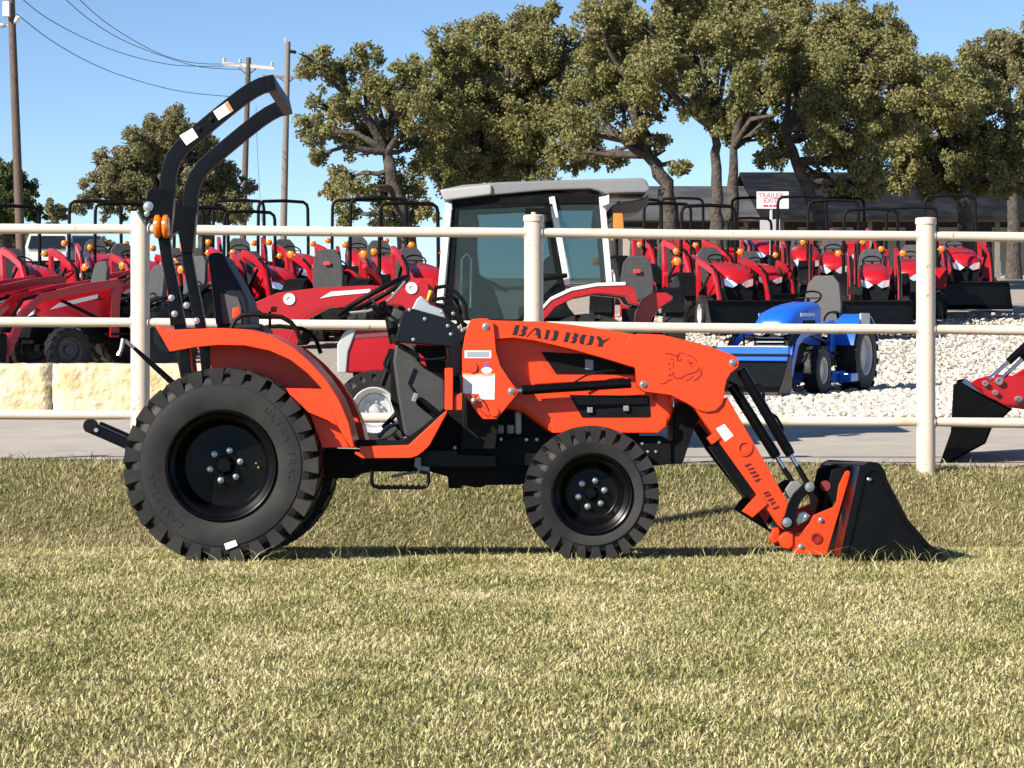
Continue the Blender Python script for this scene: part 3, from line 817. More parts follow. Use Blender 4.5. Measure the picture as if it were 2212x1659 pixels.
    MB().tube([T(*z1((1000, 40))[0], .92), T(*z1((1000, 130))[0], .92)], .008, 6).build('lever', BLACKM, root)
    # --- roll bar
    near = z5((500, 800), (502, 700), (512, 640), (535, 580), (575, 525), (625, 480), (720, 400), (820, 318), (900, 255), (960, 215), (1010, 190), (1045, 182))
    dn, df = 0.27, 1.14
    loc = [T(a_, b_, dn) for a_, b_ in near]
    nl = [(q.x, q.z) for q in loc]
    tip = nl[-1]; prev = nl[-2]
    dirx = Vector((tip[0] - prev[0], tip[1] - prev[1])).normalized()
    path = [Vector((p[0], dn, p[1])) for p in nl]
    rb = MB()
    for d in (dn, df):
        rb.bar([Vector((p[0], d, p[1])) for p in nl], 0.055, 0.086)
    e = Vector((tip[0], 0, tip[1]))
    k = Vector((dirx.x, 0, dirx.y))
    rb.bar([e + k * .015 + Vector((0, dn - .0276, 0)), e + k * .015 + Vector((0, df + .0276, 0))], 0.05, 0.0862, side=k)
    bar = rb.build('roll_bar', mat('rops_black', (0.0026, 0.0038, 0.006), 0.42, spec=.14), root, bevel=.005)
    for d, sgn in ((dn, 1), (df, -1)):
        y0, y1 = d - .042, d + .042
        hb = MB().prism(TX(z5((395, 765), (420, 752), (540, 770), (530, 890), (515, 1030), (455, 1030), (430, 900), (385, 935), (380, 860)), dn), y0, y1).build('roll_bar_hinge', BLACKP, root, bevel=.006)
        MB().bar([Vector((T(*z5(q)[0], dn).x, d, T(*z5(q)[0], dn).z)) for q in ((478, 1010), (500, 1150), (530, 1300), (556, 1440), (585, 1600), (600, 1750))], 0.06, 0.062).build('roll_bar_post', BLACKP, root, bevel=.006)
    MB().prism(TX(z5((505, 1330), (560, 1320), (600, 1490), (520, 1500)), dn), dn - .05, dn - .03).build('roll_bar_plate', BLACKP, root, bevel=.003)
    for q in ((518, 1345), (535, 1432), (655, 1470), (600, 1385)):
        x_, y_ = z5(q)[0]; pin(x_, y_, dn - .05, .012, name='bolt', l=.01)
    for q, r_ in (((392, 848), .019), ((385, 888), .010)):
        x_, y_ = z5(q)[0]; pin(x_, y_, dn - .044, r_, name='bolt', l=.012)
    for q in ((735, 375), (670, 425)):
        x_, y_ = z5(q)[0]; pin(x_, y_, dn - .028, .011, BLACKM, bar, 'bolt', l=.008)
    for d in (dn - .012, df + .10):
        cc = T(*z5((472, 960))[0], dn - .02)
        lm = MB().lathe([(0.012, -.05), (0.052, -.042), (0.055, -.01), (0.055, .02), (.03, .03)], (0, 0, 0), 20, 'x')
        o1 = MB()
        for dx in (-.022, .022):
            o1.lathe([(.0005, -.021), (.044, -.021), (.062, -.012), (.066, .0), (.062, .012), (.044, .021), (.0005, .021)], (cc.x + dx, d - .045, cc.z), 20, 'x')
        o1.build('turn_signal', AMBER, root)
    def label(name, pts, d, zz, m=WHITEL, parent=root):
        return plate(name, zz(*pts), d - .0012, d + .004, m, 0, parent)
    lb = label('warning_label', ((745, 330), (825, 275), (855, 325), (775, 378)), dn - .0285, z5, WHITEL, bar)
    label('label_header', ((808, 290), (825, 278), (851, 322), (836, 332)), dn - .0305, z5, LABELO, bar)
    for u in range(3):
        label('label_print', ((757 + u * 13, 338 - u * 9), (764 + u * 13, 333 - u * 9), (785 + u * 13, 362 - u * 9), (778 + u * 13, 367 - u * 9)), dn - .0302, z5, mat('label_faint', (.6, .6, .6), .5), bar)
    label('warning_label', ((562, 462), (632, 420), (664, 470), (600, 515)), dn - .0285, z5, WHITEL, bar)
    for u in range(3):
        label('label_print', ((590 + u * 17, 462 - u * 11), (596 + u * 17, 458 - u * 11), (620 + u * 17, 495 - u * 11), (614 + u * 17, 499 - u * 11)), dn - .0302, z5, mat('label_faint', (.6, .6, .6), .5), bar)
    # --- rear hitch
    hk = [T(*q, .55) for q in ((188, 920), (230, 938), (275, 958), (420, 1010))]
    MB().bar(hk, .05, .062).build('lower_link', BLACKP, root, bevel=.006)
    MB().bar([Vector((q.x, WT - .55, q.z)) for q in hk], .05, .062).build('lower_link', BLACKP, root, bevel=.006)
    q = T(194, 920, .52); MB().lathe([(0.038, 0), (0.038, .06), (.02, .062)], (q.x, .52, q.z), 16).build('link_ball', BLACKM, root)
    q = T(208, 929, .518); MB().lathe([(0.012, -.006), (0.012, .01), (.001, .012)], (q.x, .518, q.z), 10).build('bolt', STEEL, root)
    MB().tube([T(290, 752, .72), T(330, 788, .72), T(372, 826, .72), T(430, 870, .72)], [.011, .016, .018, .018], 10).build('top_link', BLACKP, root)
    MB().tube([T(268, 732, .72), T(262, 755, .72), T(256, 768, .72)], [.018, .012, .016], 8).tube([T(270, 735, .72), T(292, 754, .72)], [.012, .01], 8).build('top_link_end', STEEL, root)
    plate('hitch_bracket', z1((440, 290), (540, 280), (560, 420), (470, 440)), 0.5, 0.6, BLACKM)
    # --- loader: masts
    mast = z3((250, 90), (300, 84), (345, 86), (383, 110), (393, 200), (400, 290), (428, 380), (480, 460), (532, 530), (532, 556), (405, 712), (320, 712), (268, 655), (190, 540), (190, 300), (205, 200), (232, 112))
    d0, d1 = 0.235, 0.262
    ma, _ = both('loader_mast', mast, d0, d1, ORANGE, .004)
    plate('loader_mast', mast, 0.345, 0.365, ORANGE, .004, ref=d0)
    MB().prism(TX(z3((200, 560), (300, 560), (320, 700), (420, 700), (400, 900), (180, 900)), .37), .30, 1.15).build('mast_crosstube', BLACKM, root, bevel=.01)
    for a_, b_ in ((335, 135), (495, 537)):
        x_, y_ = z3((a_, b_))[0]; pin(x_, y_, d0, .013, parent=ma)
    for a_, b_, r_ in ((252, 392, .030), (390, 668, .026)):
        x_, y_ = z3((a_, b_))[0]; q = T(x_, y_, d0)
        MB().lathe([(r_ * 1.05, 0.004), (r_, -.008), (r_ * .9, -.011), (.001, -.0112)], (q.x, d0, q.z), 24).build('boss', ORANGE, ma)
    lb = plate('capacity_label', z3((205, 285), (370, 285), (370, 332), (205, 332)), d0 - .0015, d0 + .004, WHITEL, 0, ma)
    plate('label_print', z3((220, 292), (358, 292), (358, 326), (220, 326)), d0 - .0028, d0 + .002, GREYL, 0, lb)
    lb = plate('instruction_label', z3((195, 430), (393, 430), (390, 590), (300, 588), (296, 555), (196, 552)), d0 - .0015, d0 + .004, WHITEL, 0, ma)
    plate('label_header', z3((200, 432), (388, 432), (388, 439), (200, 437)), d0 - .0028, d0 + .002, LABELO, 0, lb)
    for k_ in range(2):
        plate('label_print', z3((205 + 105 * k_, 441), (270 + 105 * k_, 441), (270 + 105 * k_, 446), (205 + 105 * k_, 446)), d0 - .0028, d0 + .002, LABELP, 0, lb)
    plate('label_print', z3((292, 436), (295, 436), (295, 552), (292, 552)), d0 - .0028, d0 + .002, LABELP, 0, lb)
    for x_, y_, w_ in ((345, 478, 12), (325, 460, 10), (312, 478, 7), (222, 505, 40), (230, 466, 30), (312, 505, 60), (325, 545, 30)):
        plate('label_print', z3((x_, y_), (x_ + w_, y_), (x_ + w_, y_ + 4), (x_, y_ + 4)), d0 - .0028, d0 + .002, mat('label_faint', (.6, .6, .6), .5), 0, lb)
    ov = [(342 + 34 * math.cos(t), 408 + 19 * math.sin(t)) for t in [2 * math.pi * k_ / 16 for k_ in range(16)]]
    plate('oval_label', z3(*ov), d0 - .0015, d0 + .004, WHITEL, 0, ma)
    plate('blue_label', z3((330, 360), (352, 360), (352, 388), (330, 388)), d0 - .0015, d0 + .004, BLUEL, 0, ma)
    # lynch pin with lanyard
    q = T(*z3((262, 598))[0], d0 - .02)
    MB().ball(q, .018, 8).tube([q, (q.x + .03, q.y, q.z + .02), (q.x + .05, q.y + .005, q.z - .01)], .004, 6).tube([(q.x - .012, q.y, q.z + .045), (q.x - .005, q.y, q.z + .02)], .003, 6).build('safety_pin', CAST, ma)
    MB().tube([T(x_, y_, d0 - .008) for x_, y_ in z3((300, 580), (330, 610), (352, 660), (350, 692), (325, 680), (295, 650))], .0026, 6).build('lanyard', mat('red_cord', (.35, .01, .005), .6), ma)
    # --- loader: arms
    beam = z3((345, 92), (385, 97), (700, 105), (880, 125), (1150, 165), (1300, 190), (1300, 400), (1240, 385), (1060, 330), (850, 272), (640, 224), (510, 206), (395, 215), (350, 200))
    lower = z4((520, 640), (735, 575), (1108, 1225), (1120, 1290), (1085, 1400), (1050, 1370), (540, 660))
    knee = z4((130, 192), (175, 180), (320, 185), (540, 235), (680, 278), (780, 318), (808, 355), (800, 390), (755, 425), (730, 465), (718, 520), (716, 570), (700, 620), (660, 660), (600, 668), (550, 655), (480, 612), (380, 562), (215, 540), (175, 505), (162, 400), (112, 335), (100, 255))
    for dd in (0, 1):
        a0, a1 = (0.262, 0.345) if dd == 0 else (WT - .345, WT - .262)
        arm = MB().prism(TX(beam, .262), a0, a1).build('loader_arm', ORANGE, root, bevel=.006)
        MB().prism(TX(lower, .262), a0, a1).build('lower_arm', ORANGE, arm, bevel=.006)
        MB().prism(TX(knee, .245), a0 - .016, a1 + .016).build('knee_plate', ORANGE, arm, bevel=.004)
        if dd == 0: A0 = arm
    kd = 0.246
    for a_, b_ in ((1315, 495),):
        x_, y_ = z3((a_, b_))[0]; pin(x_, y_, kd, .013, parent=A0)
    x_, y_ = z4((765, 360))[0]; pin(x_, y_, kd, .013, parent=A0)
    x_, y_ = z4((208, 497))[0]; pin(x_, y_, kd, .011, parent=A0)
    # bad boy lettering: stencil strokes
    def sl(pts): return [((1990 + a_ / 5.027) / 1.8228, (1260 + b_ / 5.027) / 1.8228) for a_, b_ in pts]
    letters = [[((195, 95), (280, 100), (222, 300), (135, 295))], [((320, 112), (400, 120), (440, 140), (425, 185), (395, 210), (410, 235), (395, 290), (345, 322), (250, 312), (262, 288), (310, 285), (325, 235), (290, 215), (330, 195), (350, 145))],
               [((570, 160), (650, 152), (690, 185), (705, 370), (640, 362), (618, 300), (560, 290), (612, 275), (595, 195), (560, 195), (435, 335), (410, 330))],
               [((815, 185), (885, 195), (832, 388), (745, 375), (770, 360), (800, 235))], [((930, 205), (1030, 205), (1055, 245), (1020, 375), (985, 410), (890, 402), (900, 375), (935, 370), (965, 240))],
               [((1200, 240), (1285, 245), (1225, 440), (1145, 430), (1180, 330))], [((1325, 250), (1420, 262), (1450, 290), (1430, 335), (1400, 350), (1420, 375), (1395, 440), (1350, 462), (1265, 448), (1280, 430), (1320, 425), (1335, 375), (1300, 355), (1340, 335), (1355, 285))],
               [((1520, 285), (1615, 295), (1575, 330), (1545, 440), (1560, 482), (1490, 475), (1455, 445), (1485, 330))], [((1665, 300), (1740, 310), (1755, 345), (1715, 470), (1685, 498), (1590, 488), (1600, 470), (1640, 455), (1675, 345))],
               [((1795, 320), (1875, 322), (1930, 400), (1985, 385), (2050, 345), (2065, 360), (1940, 455), (1915, 530), (1820, 522), (1850, 440))]]
    for strokes in letters:
        for stp in strokes:
            MB().prism(TX(sl(stp), .262), .2595, .2632).build('lettering', DECAL, A0)
    def s2(pts): return [((2850 + a_ / 6.143) / 1.8228, (1780 + b_ / 6.143) / 1.8228) for a_, b_ in pts]
    for stp in (((630, 262), (680, 295), (530, 372), (495, 325)), ((720, 365), (740, 405), (600, 440), (560, 405), (640, 385)), ((765, 450), (800, 500), (640, 535), (615, 495)), ((830, 520), (860, 580), (715, 625), (670, 590)), ((860, 630), (925, 660), (850, 690), (790, 735), (735, 700), (800, 650)),
                ((1070, 940), (1110, 980), (980, 1030), (940, 990)), ((1130, 1000), (1145, 1050), (1010, 1095), (985, 1060)), ((1195, 1095), (1205, 1150), (1120, 1200), (1030, 1160)), ((1240, 1180), (1265, 1220), (1150, 1285), (1110, 1250)), ((1320, 1285), (1345, 1335), (1220, 1395), (1150, 1355), (1250, 1330))):
        MB().prism(TX(s2(stp), .262), .2595, .2632).build('lettering', DECALD, A0)
    # dog head emblem in dark red lines on the knee plate
    def s6(pts): return [((2550 + a_ / 7.373) / 1.8228, (1350 + b_ / 7.373) / 1.8228) for a_, b_ in pts]
    kf = .2455
    em = MB()
    for ln, w in ((((520, 310), (620, 310), (720, 345), (840, 370), (870, 430), (870, 510), (920, 520), (985, 460)), .0042), (((870, 430), (890, 340), (940, 295), (1000, 285), (1060, 310)), .0034), (((1150, 360), (1240, 360), (1340, 425), (1400, 500), (1420, 570)), .003),
                  (((760, 530), (745, 620), (745, 730)), .002), (((735, 830), (735, 930), (790, 1010), (880, 1040), (980, 1025), (1060, 965), (1150, 910), (1270, 890), (1400, 840), (1480, 780), (1500, 700)), .0038), (((1560, 760), (1560, 850), (1575, 900), (1530, 960), (1430, 1050), (1330, 1100)), .0038),
                  (((1490, 850), (1560, 850)), .003), (((1330, 950), (1220, 1050), (1110, 1100)), .003), (((715, 1070), (630, 1070), (560, 1130), (460, 1180), (370, 1185)), .0038), (((1260, 700), (1350, 660)), .002), (((1140, 525), (1220, 535)), .0025)):
        P = [T(a_, b_, kf) for a_, b_ in s6(ln)]
        em.bar([Vector((q.x, kf, q.z)) for q in P], .003, w * 1.7)
    for tri in (((1190, 540), (1330, 580), (1230, 640)), ((565, 575), (660, 580), (640, 640)), ((600, 740), (670, 740), (640, 810)), ((640, 450), (750, 470), (680, 505)), ((570, 965), (650, 900), (720, 900), (650, 970))):
        em.prism(TX(s6(tri), kf), kf - .0015, kf + .004)
    em.build('dog_head_emblem', DECALR, A0)
    # ring boss, sticker, stand brackets on the lower arm
    q = T(*z4((838, 890))[0], .262)
    MB().lathe([(.045, .002), (.045, -.008), (.028, -.010), (.026, .002)], (q.x, .262, q.z), 24).build('ring_boss', ORANGE, A0)
    plate('warning_label', z4((662, 772), (715, 742), (772, 815), (720, 852)), .2595, .266, WHITEL, 0, A0)
    for u in range(2):
        plate('label_print', z4((685 + u * 18, 775 - u * 10), (692 + u * 18, 771 - u * 10), (735 + u * 18, 825 - u * 10), (728 + u * 18, 829 - u * 10)), .2585, .262, mat('label_faint', (.6, .6, .6), .5), 0, A0)
    plate('stand_bracket', z4((610, 830), (660, 795), (690, 830), (640, 870)), .25, .34, ORANGE, .003, A0)
    plate('stand_bracket', z4((825, 1285), (930, 1170), (985, 1240), (890, 1325)), .25, .28, ORANGE, .003, A0)
    plate('parking_stand', z4((620, 885), (690, 845), (915, 1160), (845, 1205)), .27, .335, BLACKP, .006, A0)
    plate('shaded_far_arm', z4((510, 755), (560, 740), (640, 840), (860, 1180), (890, 1240), (1000, 1400), (1045, 1390), (1010, 1420), (770, 1270), (830, 1200), (600, 900)), .9, .96, BLACKP, .004)  # black plate standing in for the far lower arm in shade
    # lift cylinder
    l0, l1 = T(*z3((548, 532))[0], .30), T(*z3((1262, 487))[0], .30)
    for d in (.30, WT - .30):
        a_, b_ = Vector((l0.x, d, l0.z)), Vector((l1.x, d, l1.z))
        cy = MB().tube([a_.lerp(b_, .02), a_.lerp(b_, .05), a_.lerp(b_, .97)], [.026, .026, .026], 16).build('lift_cylinder', BLACKP, root)
        MB().tube([a_ - (b_ - a_) * .03, a_.lerp(b_, .04)], .015, 12).build('rod', CHROME, cy)
    MB().tube([T(x_, y_, .33) for x_, y_ in z3((890, 480), (960, 440), (1060, 415), (1140, 408))], .006, 6).build('hydraulic_hose', BLACKM, root)
    plate('lamp_bracket', z3((1365, 545), (1405, 548), (1405, 608), (1365, 605)), .40, .45, ORANGE, .004)
    # bucket tilt cylinders, two side by side
    for (pa, pb, pc), d in ((((815, 400), (1128, 935), (1245, 1135)), .30), (((760, 500), (1042, 948), (1165, 1150)), .36)):
        a_, b_, c_ = (T(*z4(q_)[0], d) for q_ in (pa, pb, pc))
        cy = MB().tube([a_, a_.lerp(b_, .95), b_], [.029, .029, .025], 16).build('tilt_cylinder', BLACKP, root)
        MB().tube([b_, b_.lerp(c_, .36)], .013, 12).build('rod', CHROME, cy)
        MB().tube([b_.lerp(c_, .34), c_], .0155, 12).build('shaded_rod', BLACKM, cy)  # rest of the chrome rod, its shade painted as matte black
    for pts in (((880, 500), (940, 500), (960, 560), (960, 600)), ((990, 665), (1040, 700), (1075, 760), (1080, 820), (1070, 850)), ((740, 480), (790, 500), (830, 560))):
        MB().tube([T(x_, y_, .32) for x_, y_ in z4(*pts)], .008, 8).build('hydraulic_hose', BLACKM, root)
    # bell crank links and quick attach
    lk = zB((530, 700), (560, 650), (590, 540), (640, 450), (720, 370), (770, 345), (820, 360), (845, 400), (830, 445), (780, 450), (720, 500), (680, 580), (655, 660), (650, 740), (610, 785), (560, 780), (530, 745))
    both('bell_crank', lk, .225, .245, BLACKP, .004)
    lk2 = zB((790, 350), (850, 380), (880, 430), (860, 520), (840, 600), (800, 610), (790, 500), (770, 440))
    both('coupler_link', lk2, .35, .37, BLACKM, .003)
    plate('coupler_arm', zB((560, 420), (620, 340), (690, 330), (730, 380), (650, 480), (590, 500)), .31, .35, CAST, .006)
    for a_, b_, r_ in ((787, 390, .022), (578, 715, .022)):
        x_, y_ = zB((a_, b_))[0]; pin(x_, y_, .225, r_ * .8, l=.014)
    qa = zB((628, 955), (645, 998), (940, 1022), (1165, 260), (1145, 238), (1118, 250), (1060, 370), (1035, 530), (1005, 575), (830, 648), (800, 690), (790, 720), (720, 805), (650, 825), (630, 880))
    qp, _ = both('coupler_plate', qa, .27, .30, ORANGE, .004)
    plate('boss', zB((505, 880), (520, 840), (570, 805), (640, 800), (640, 930), (600, 965), (540, 950)), .255, .34, ORANGE, .01)
    plate('boss', zB((425, 870), (465, 770), (505, 765), (515, 800), (490, 900), (440, 905)), .8, .9, ORANGE, .006)
    plate('latch', zB((665, 700), (690, 630), (740, 612), (800, 655), (760, 700), (680, 745)), .262, .29, STEEL, .006)
    for a_, b_ in ((890, 695), (705, 938), (755, 665)):
        x_, y_ = zB((a_, b_))[0]; pin(x_, y_, .27, .011)
    q = T(*zB((850, 860))[0], .268); MB().lathe([(.030, .004), (.030, -.006), (.019, -.006), (.019, -.001), (.001, 0)], (q.x, .268, q.z), 18).build('pin_eye', DECALR, qp)
    # --- bucket
    bo = zB((1066, 1032), (1252, 205), (1292, 178), (1340, 156), (1425, 172), (1470, 230), (1500, 330), (1690, 690), (1800, 840), (1890, 920), (1960, 965), (2010, 1022), (1985, 1040), (1180, 1038))
    y0, y1 = -0.05, 1.50
    bp = TX(bo, y0)
    bk = MB()
    bk.prism(bp, y0, y0 + .012).prism(bp, y1 - .012, y1)
    shell_i = [11, 12, 13, 0, 1, 2, 3]
    seq = [bp[i_] for i_ in shell_i]
    cx_ = sum(p_[0] for p_ in bp) / len(bp); cz_ = sum(p_[1] for p_ in bp) / len(bp)
    for i_ in range(len(seq) - 1):
        a_, b_ = Vector(seq[i_]), Vector(seq[i_ + 1])
        n_ = Vector((-(b_ - a_).y, (b_ - a_).x)).normalized() * .012
        if n_.dot(Vector((cx_, cz_)) - a_) < 0: n_ = -n_
        bk.prism([tuple(a_), tuple(b_), tuple(b_ + n_), tuple(a_ + n_)], y0 + .012, y1 - .012)
    bucket = bk.build('bucket', BLACKP, root, bevel=.002)
    rim = zB((1290, 178), (1340, 156), (1425, 172), (1470, 230), (1500, 330), (1690, 690), (1890, 920), (1830, 930), (1640, 700), (1430, 300), (1400, 250), (1350, 240), (1300, 290), (1130, 1028), (1082, 1028), (1268, 222))
    for yy_ in (y0 - .012, y1):
        MB().prism(TX(rim, y0), yy_, yy_ + .012).build('bucket_side_rib', BLACKP, bucket, bevel=.004)
    lip = zB((1880, 915), (1960, 962), (2015, 1025), (1985, 1042), (1800, 1042), (1830, 1020))
    MB().prism(TX(lip, y0), y0 - .02, y1 + .02).build('cutting_edge', BLACKP, bucket, bevel=.003)
    q = T(*zB((1335, 320))[0], y0 - .014); MB().ball(q, .014, 8, (1, .4, .7)).build('bolt', STEEL, bucket)
    for dd in (.42, 1.0):
        MB().prism(TX(zB((905, 420), (950, 230), (1130, 180), (1160, 260), (1040, 420), (1000, 520), (900, 520)), .6), dd, dd + .02).build('bucket_bracket', BLACKM, bucket, bevel=.002)
    MB().tube([T(*zB((930, 380))[0], .42), T(*zB((930, 380))[0], 1.02)], .03, 12).build('bucket_crosstube', mat('dark_red_paint', (.16, .012, .01), .5), bucket)
    return root
tractor()

# ------------------------------------------------------------------ cab tractor on the road behind the fence
def cab_tractor():
    Y0 = 19.0; W = 1.4
    g = ground(1106, Y0)
    root = empty('cab_tractor', (0, Y0, g.z), 0, 'red loader tractor with grey roofed glass cab parked on the road behind the fence', 'tractor')
    def L(px, py, d):
        p = wp(px, py, Y0 + d); return Vector((p.x, d, p.z - g.z))
    def LX(pts, d): return [(q.x, q.z) for q in (L(a, b, d) for a, b in pts)]
    def plate(name, pts, d0, d1, m, bevel=.006, parent=root, ref=None):
        return MB().prism(LX(pts, d0 if ref is None else ref), d0, d1).build(name, m, parent, bevel=bevel)
    # roof
    roof = plate('cab_roof', [(948, 410), (1000, 399), (1080, 393), (1240, 388), (1385, 384), (1396, 388), (1405, 408), (1398, 416), (1310, 418), (1275, 408), (1180, 411), (1060, 422), (960, 434)], .08, W - .08, ROOFG, .03)
    plate('roof_visor', [(950, 409), (1062, 398), (1062, 420), (960, 433)], .05, W - .05, mat('pale_roof_grey', (.40, .395, .38), .45), .02, roof)
    plate('roof_lining', [(975, 430), (1060, 424), (1180, 414), (1300, 420), (1300, 440), (975, 442)], .12, W - .12, BLACKM, .01, roof)
    # pillars
    for d in (.12, W - .16):
        for nm, a, b, w in (('front_pillar', (970, 438), (950, 655), .055), ('side_pillar', (1192, 425), (1226, 615), .05), ('rear_pillar', (1300, 425), (1316, 610), .05)):
            p0, p1 = L(*a, .12), L(*b, .12)
            MB().bar([Vector((p0.x, d, p0.z)), Vector((p1.x, d, p1.z))], .045, w).build(nm, WHITEP, root, bevel=.006)
    # dark frame + glass
    for d in (.125, W - .14):
        MB().prism(LX([(985, 438), (1180, 428), (1186, 442), (990, 452)], .12), d, d + .03).build('door_frame', BLACKM, root)
        MB().prism(LX([(978, 440), (990, 440), (972, 690), (958, 690)], .12), d, d + .03).build('door_frame', BLACKM, root)
        MB().prism(LX([(1176, 440), (1186, 440), (1216, 610), (1130, 690), (1118, 690), (1203, 610)], .12), d, d + .03).build('door_frame', BLACKM, root)
        gl = MB().prism(LX([(988, 450), (1180, 440), (1206, 608), (1126, 690), (970, 690)], .12), d + .008, d + .014).build('door_glass', GLASS, root)
        MB().prism(LX([(1200, 440), (1298, 440), (1312, 606), (1235, 606)], .12), d + .008, d + .014).build('quarter_glass', GLASS, root)
    p = [L(966, 440, .16), L(966, 440, W - .16), L(948, 680, W - .16), L(948, 680, .16)]
    MB().add([(q.x, q.y, q.z) for q in p] + [(q.x + .006, q.y, q.z) for q in p], [(0, 1, 2, 3), (7, 6, 5, 4), (0, 4, 5, 1), (1, 5, 6, 2), (2, 6, 7, 3), (3, 7, 4, 0)]).build('windscreen', GLASS, root)
    p = [L(1304, 440, .16), L(1304, 440, W - .16), L(1318, 606, W - .16), L(1318, 606, .16)]
    MB().add([(q.x, q.y, q.z) for q in p] + [(q.x + .006, q.y, q.z) for q in p], [(0, 1, 2, 3), (7, 6, 5, 4), (0, 4, 5, 1), (1, 5, 6, 2), (2, 6, 7, 3), (3, 7, 4, 0)]).build('rear_window', GLASS, root)
    # interior: seat, wheel, console, grab rails
    plate('seat', [(1175, 560), (1200, 545), (1215, 560), (1225, 660), (1250, 690), (1120, 690), (1120, 662), (1170, 655)], .45, .95, SEATG, .03)
    plate('dash', [(985, 640), (1040, 600), (1065, 620), (1090, 690), (975, 690)], .3, 1.1, BLACKM, .02)
    s0, s1 = L(1020, 590, .7), L(1075, 618, .7); cen = (s0 + s1) / 2; ax = (s1 - s0) / 2
    MB().tube([cen + ax * 1.7 * math.cos(2 * math.pi * k / 24) + Vector((0, .19, 0)) * math.sin(2 * math.pi * k / 24) for k in range(24)], .014, 8, True).build('steering_wheel', BLACKM, root)
    MB().tube([L(995, 660, .15), L(998, 560, .15), L(1008, 548, .15), L(1018, 560, .15), L(1016, 665, .15)], .012, 8).build('grab_rail', mat('pale_rail', (.5, .55, .55), .4), root)
    MB().tube([L(1225, 595, .05), L(1170, 600, .02), L(1160, 603, .02)], [.02, .03, .025], 8).build('door_handle', BLACKM, root)
    MB().box(L(1160, 456, -.02), (.20, .1, .05)).tube([L(1195, 440, .12), L(1170, 455, .0)], .012, 6).build('mirror', BLACKM, root, bevel=.01)
    plate('work_light', [(1298, 428), (1316, 420), (1316, 440), (1300, 446)], .05, .15, WHITEP, .004)
    plate('hitch_guard', [(1371, 700), (1373, 677), (1386, 647), (1410, 632), (1440, 632), (1455, 642), (1450, 649), (1420, 669), (1402, 700)], .45, .60, RED, .01)
    plate('hitch_arm', [(1290, 780), (1380, 690), (1405, 695), (1400, 740), (1320, 830)], .5, .56, mat('dark_red_paint', (.16, .012, .01), .5), .008)
    plate('roof_duct', [(1318, 447), (1330, 440), (1392, 428), (1402, 418), (1400, 440), (1385, 456), (1322, 466)], .25, W - .25, mat('taupe_plastic', (.17, .14, .115), .6), .02, roof)
    plate('cab_floor', [(960, 690), (1240, 690), (1240, 780), (960, 800)], .15, W - .15, BLACKM, .01)
    plate('fuel_tank', [(990, 800), (1180, 790), (1180, 880), (1000, 880)], .1, .5, BLACKM, .02)
    # fenders, wheels
    fo = [(1140, 720), (1158, 680), (1190, 645), (1235, 624), (1290, 614), (1352, 612), (1372, 626), (1380, 660)]
    fi = [(1362, 655), (1352, 640), (1290, 634), (1240, 644), (1200, 664), (1172, 695), (1158, 722)]
    for d0 in (-.02, W - .28):
        fd = MB().prism(LX(fo + fi, 0), d0, d0 + .30).build('fender', RED, root, bevel=.01)
    tr = [(a - 1, b - 3) for a, b in fo[:6]] + [(a, b + 4) for a, b in reversed(fo[:6])]
    plate('fender_trim', tr, -.03, -.018, WHITEP, .002)
    plate('rear_lamp', [(1325, 460), (1345, 460), (1348, 500), (1325, 500)], .0, .1, AMBER, .01)
    zc = L(1272, 826, 0); Rr = zc.z + .0
    wheel(root, 'rear_wheel', (zc.x, 0, Rr), Rr, .30, .34, 20, True, .09, .16, .05, mat_rim=SILVERP)
    wheel(root, 'rear_wheel', (zc.x, W, Rr), Rr, .30, .34, 20, False, .09, .16, .05, mat_rim=SILVERP)
    fc = L(808, 892, .12)
    wheel(root, 'front_wheel', (fc.x, .12, .335), .335, .185, .25, 18, True, .07, .10, .04, mat_rim=SILVERP)
    wheel(root, 'front_wheel', (fc.x, W - .12, .335), .335, .185, .25, 18, False, .07, .10, .04, mat_rim=SILVERP)
    plate('chassis', [(760, 800), (960, 780), (1300, 780), (1300, 900), (780, 900)], .45, .95, BLACKM, .02)
    MB().box((fc.x, W / 2, .335), (.12, .9, .1)).build('front_axle', CAST, root, bevel=.01)
    MB().box((zc.x, W / 2, Rr), (.16, .8, .16)).build('rear_axle', BLACKM, root, bevel=.01)
    # hood
    hood = plate('hood', [(735, 735), (745, 712), (800, 703), (960, 690), (960, 800), (800, 806), (745, 806)], .40, 1.0, RED, .03)
    plate('grille', [(728, 745), (740, 722), (760, 706), (772, 706), (752, 760), (748, 806), (728, 806)], .38, 1.02, SILVERP, .015, hood)
    plate('hood_stripe', [(758, 722), (840, 716), (840, 726), (755, 732)], .394, .402, mat('hood_stripe_grey', (.18, .05, .06), .5), .002, hood)
    # loader
    arm = [(548, 654), (600, 632), (690, 621), (800, 616), (880, 622), (905, 605), (925, 612), (930, 690), (900, 700), (870, 660), (800, 655), (690, 664), (640, 690), (600, 780), (570, 880), (545, 880), (575, 760), (590, 690), (556, 668)]
    for d in (.16, W - .24):
        a = MB().prism(LX(arm, .16), d, d + .08).build('loader_arm', RED, root, bevel=.008)
        MB().prism(LX([(880, 600), (935, 600), (945, 690), (930, 800), (900, 800), (880, 700)], .16), d + .09, d + .12).build('loader_mast', RED, root, bevel=.006)
        for q in ((625, 646), (889, 622)):
            c = L(*q, .16)
            MB().lathe([(.05, 0), (.05, -.012), (.02, -.013), (.02, -.004), (.001, -.004)], (c.x, d, c.z), 16).build('pivot_cap', WHITEP, a)
        MB().tube([Vector((L(600, 655, .16).x, d + .04, L(600, 655, .16).z + .0)), Vector((L(560, 850, .16).x - .08, d + .04, L(560, 850, .16).z))], .028, 10).build('tilt_cylinder', BLACKP, a)
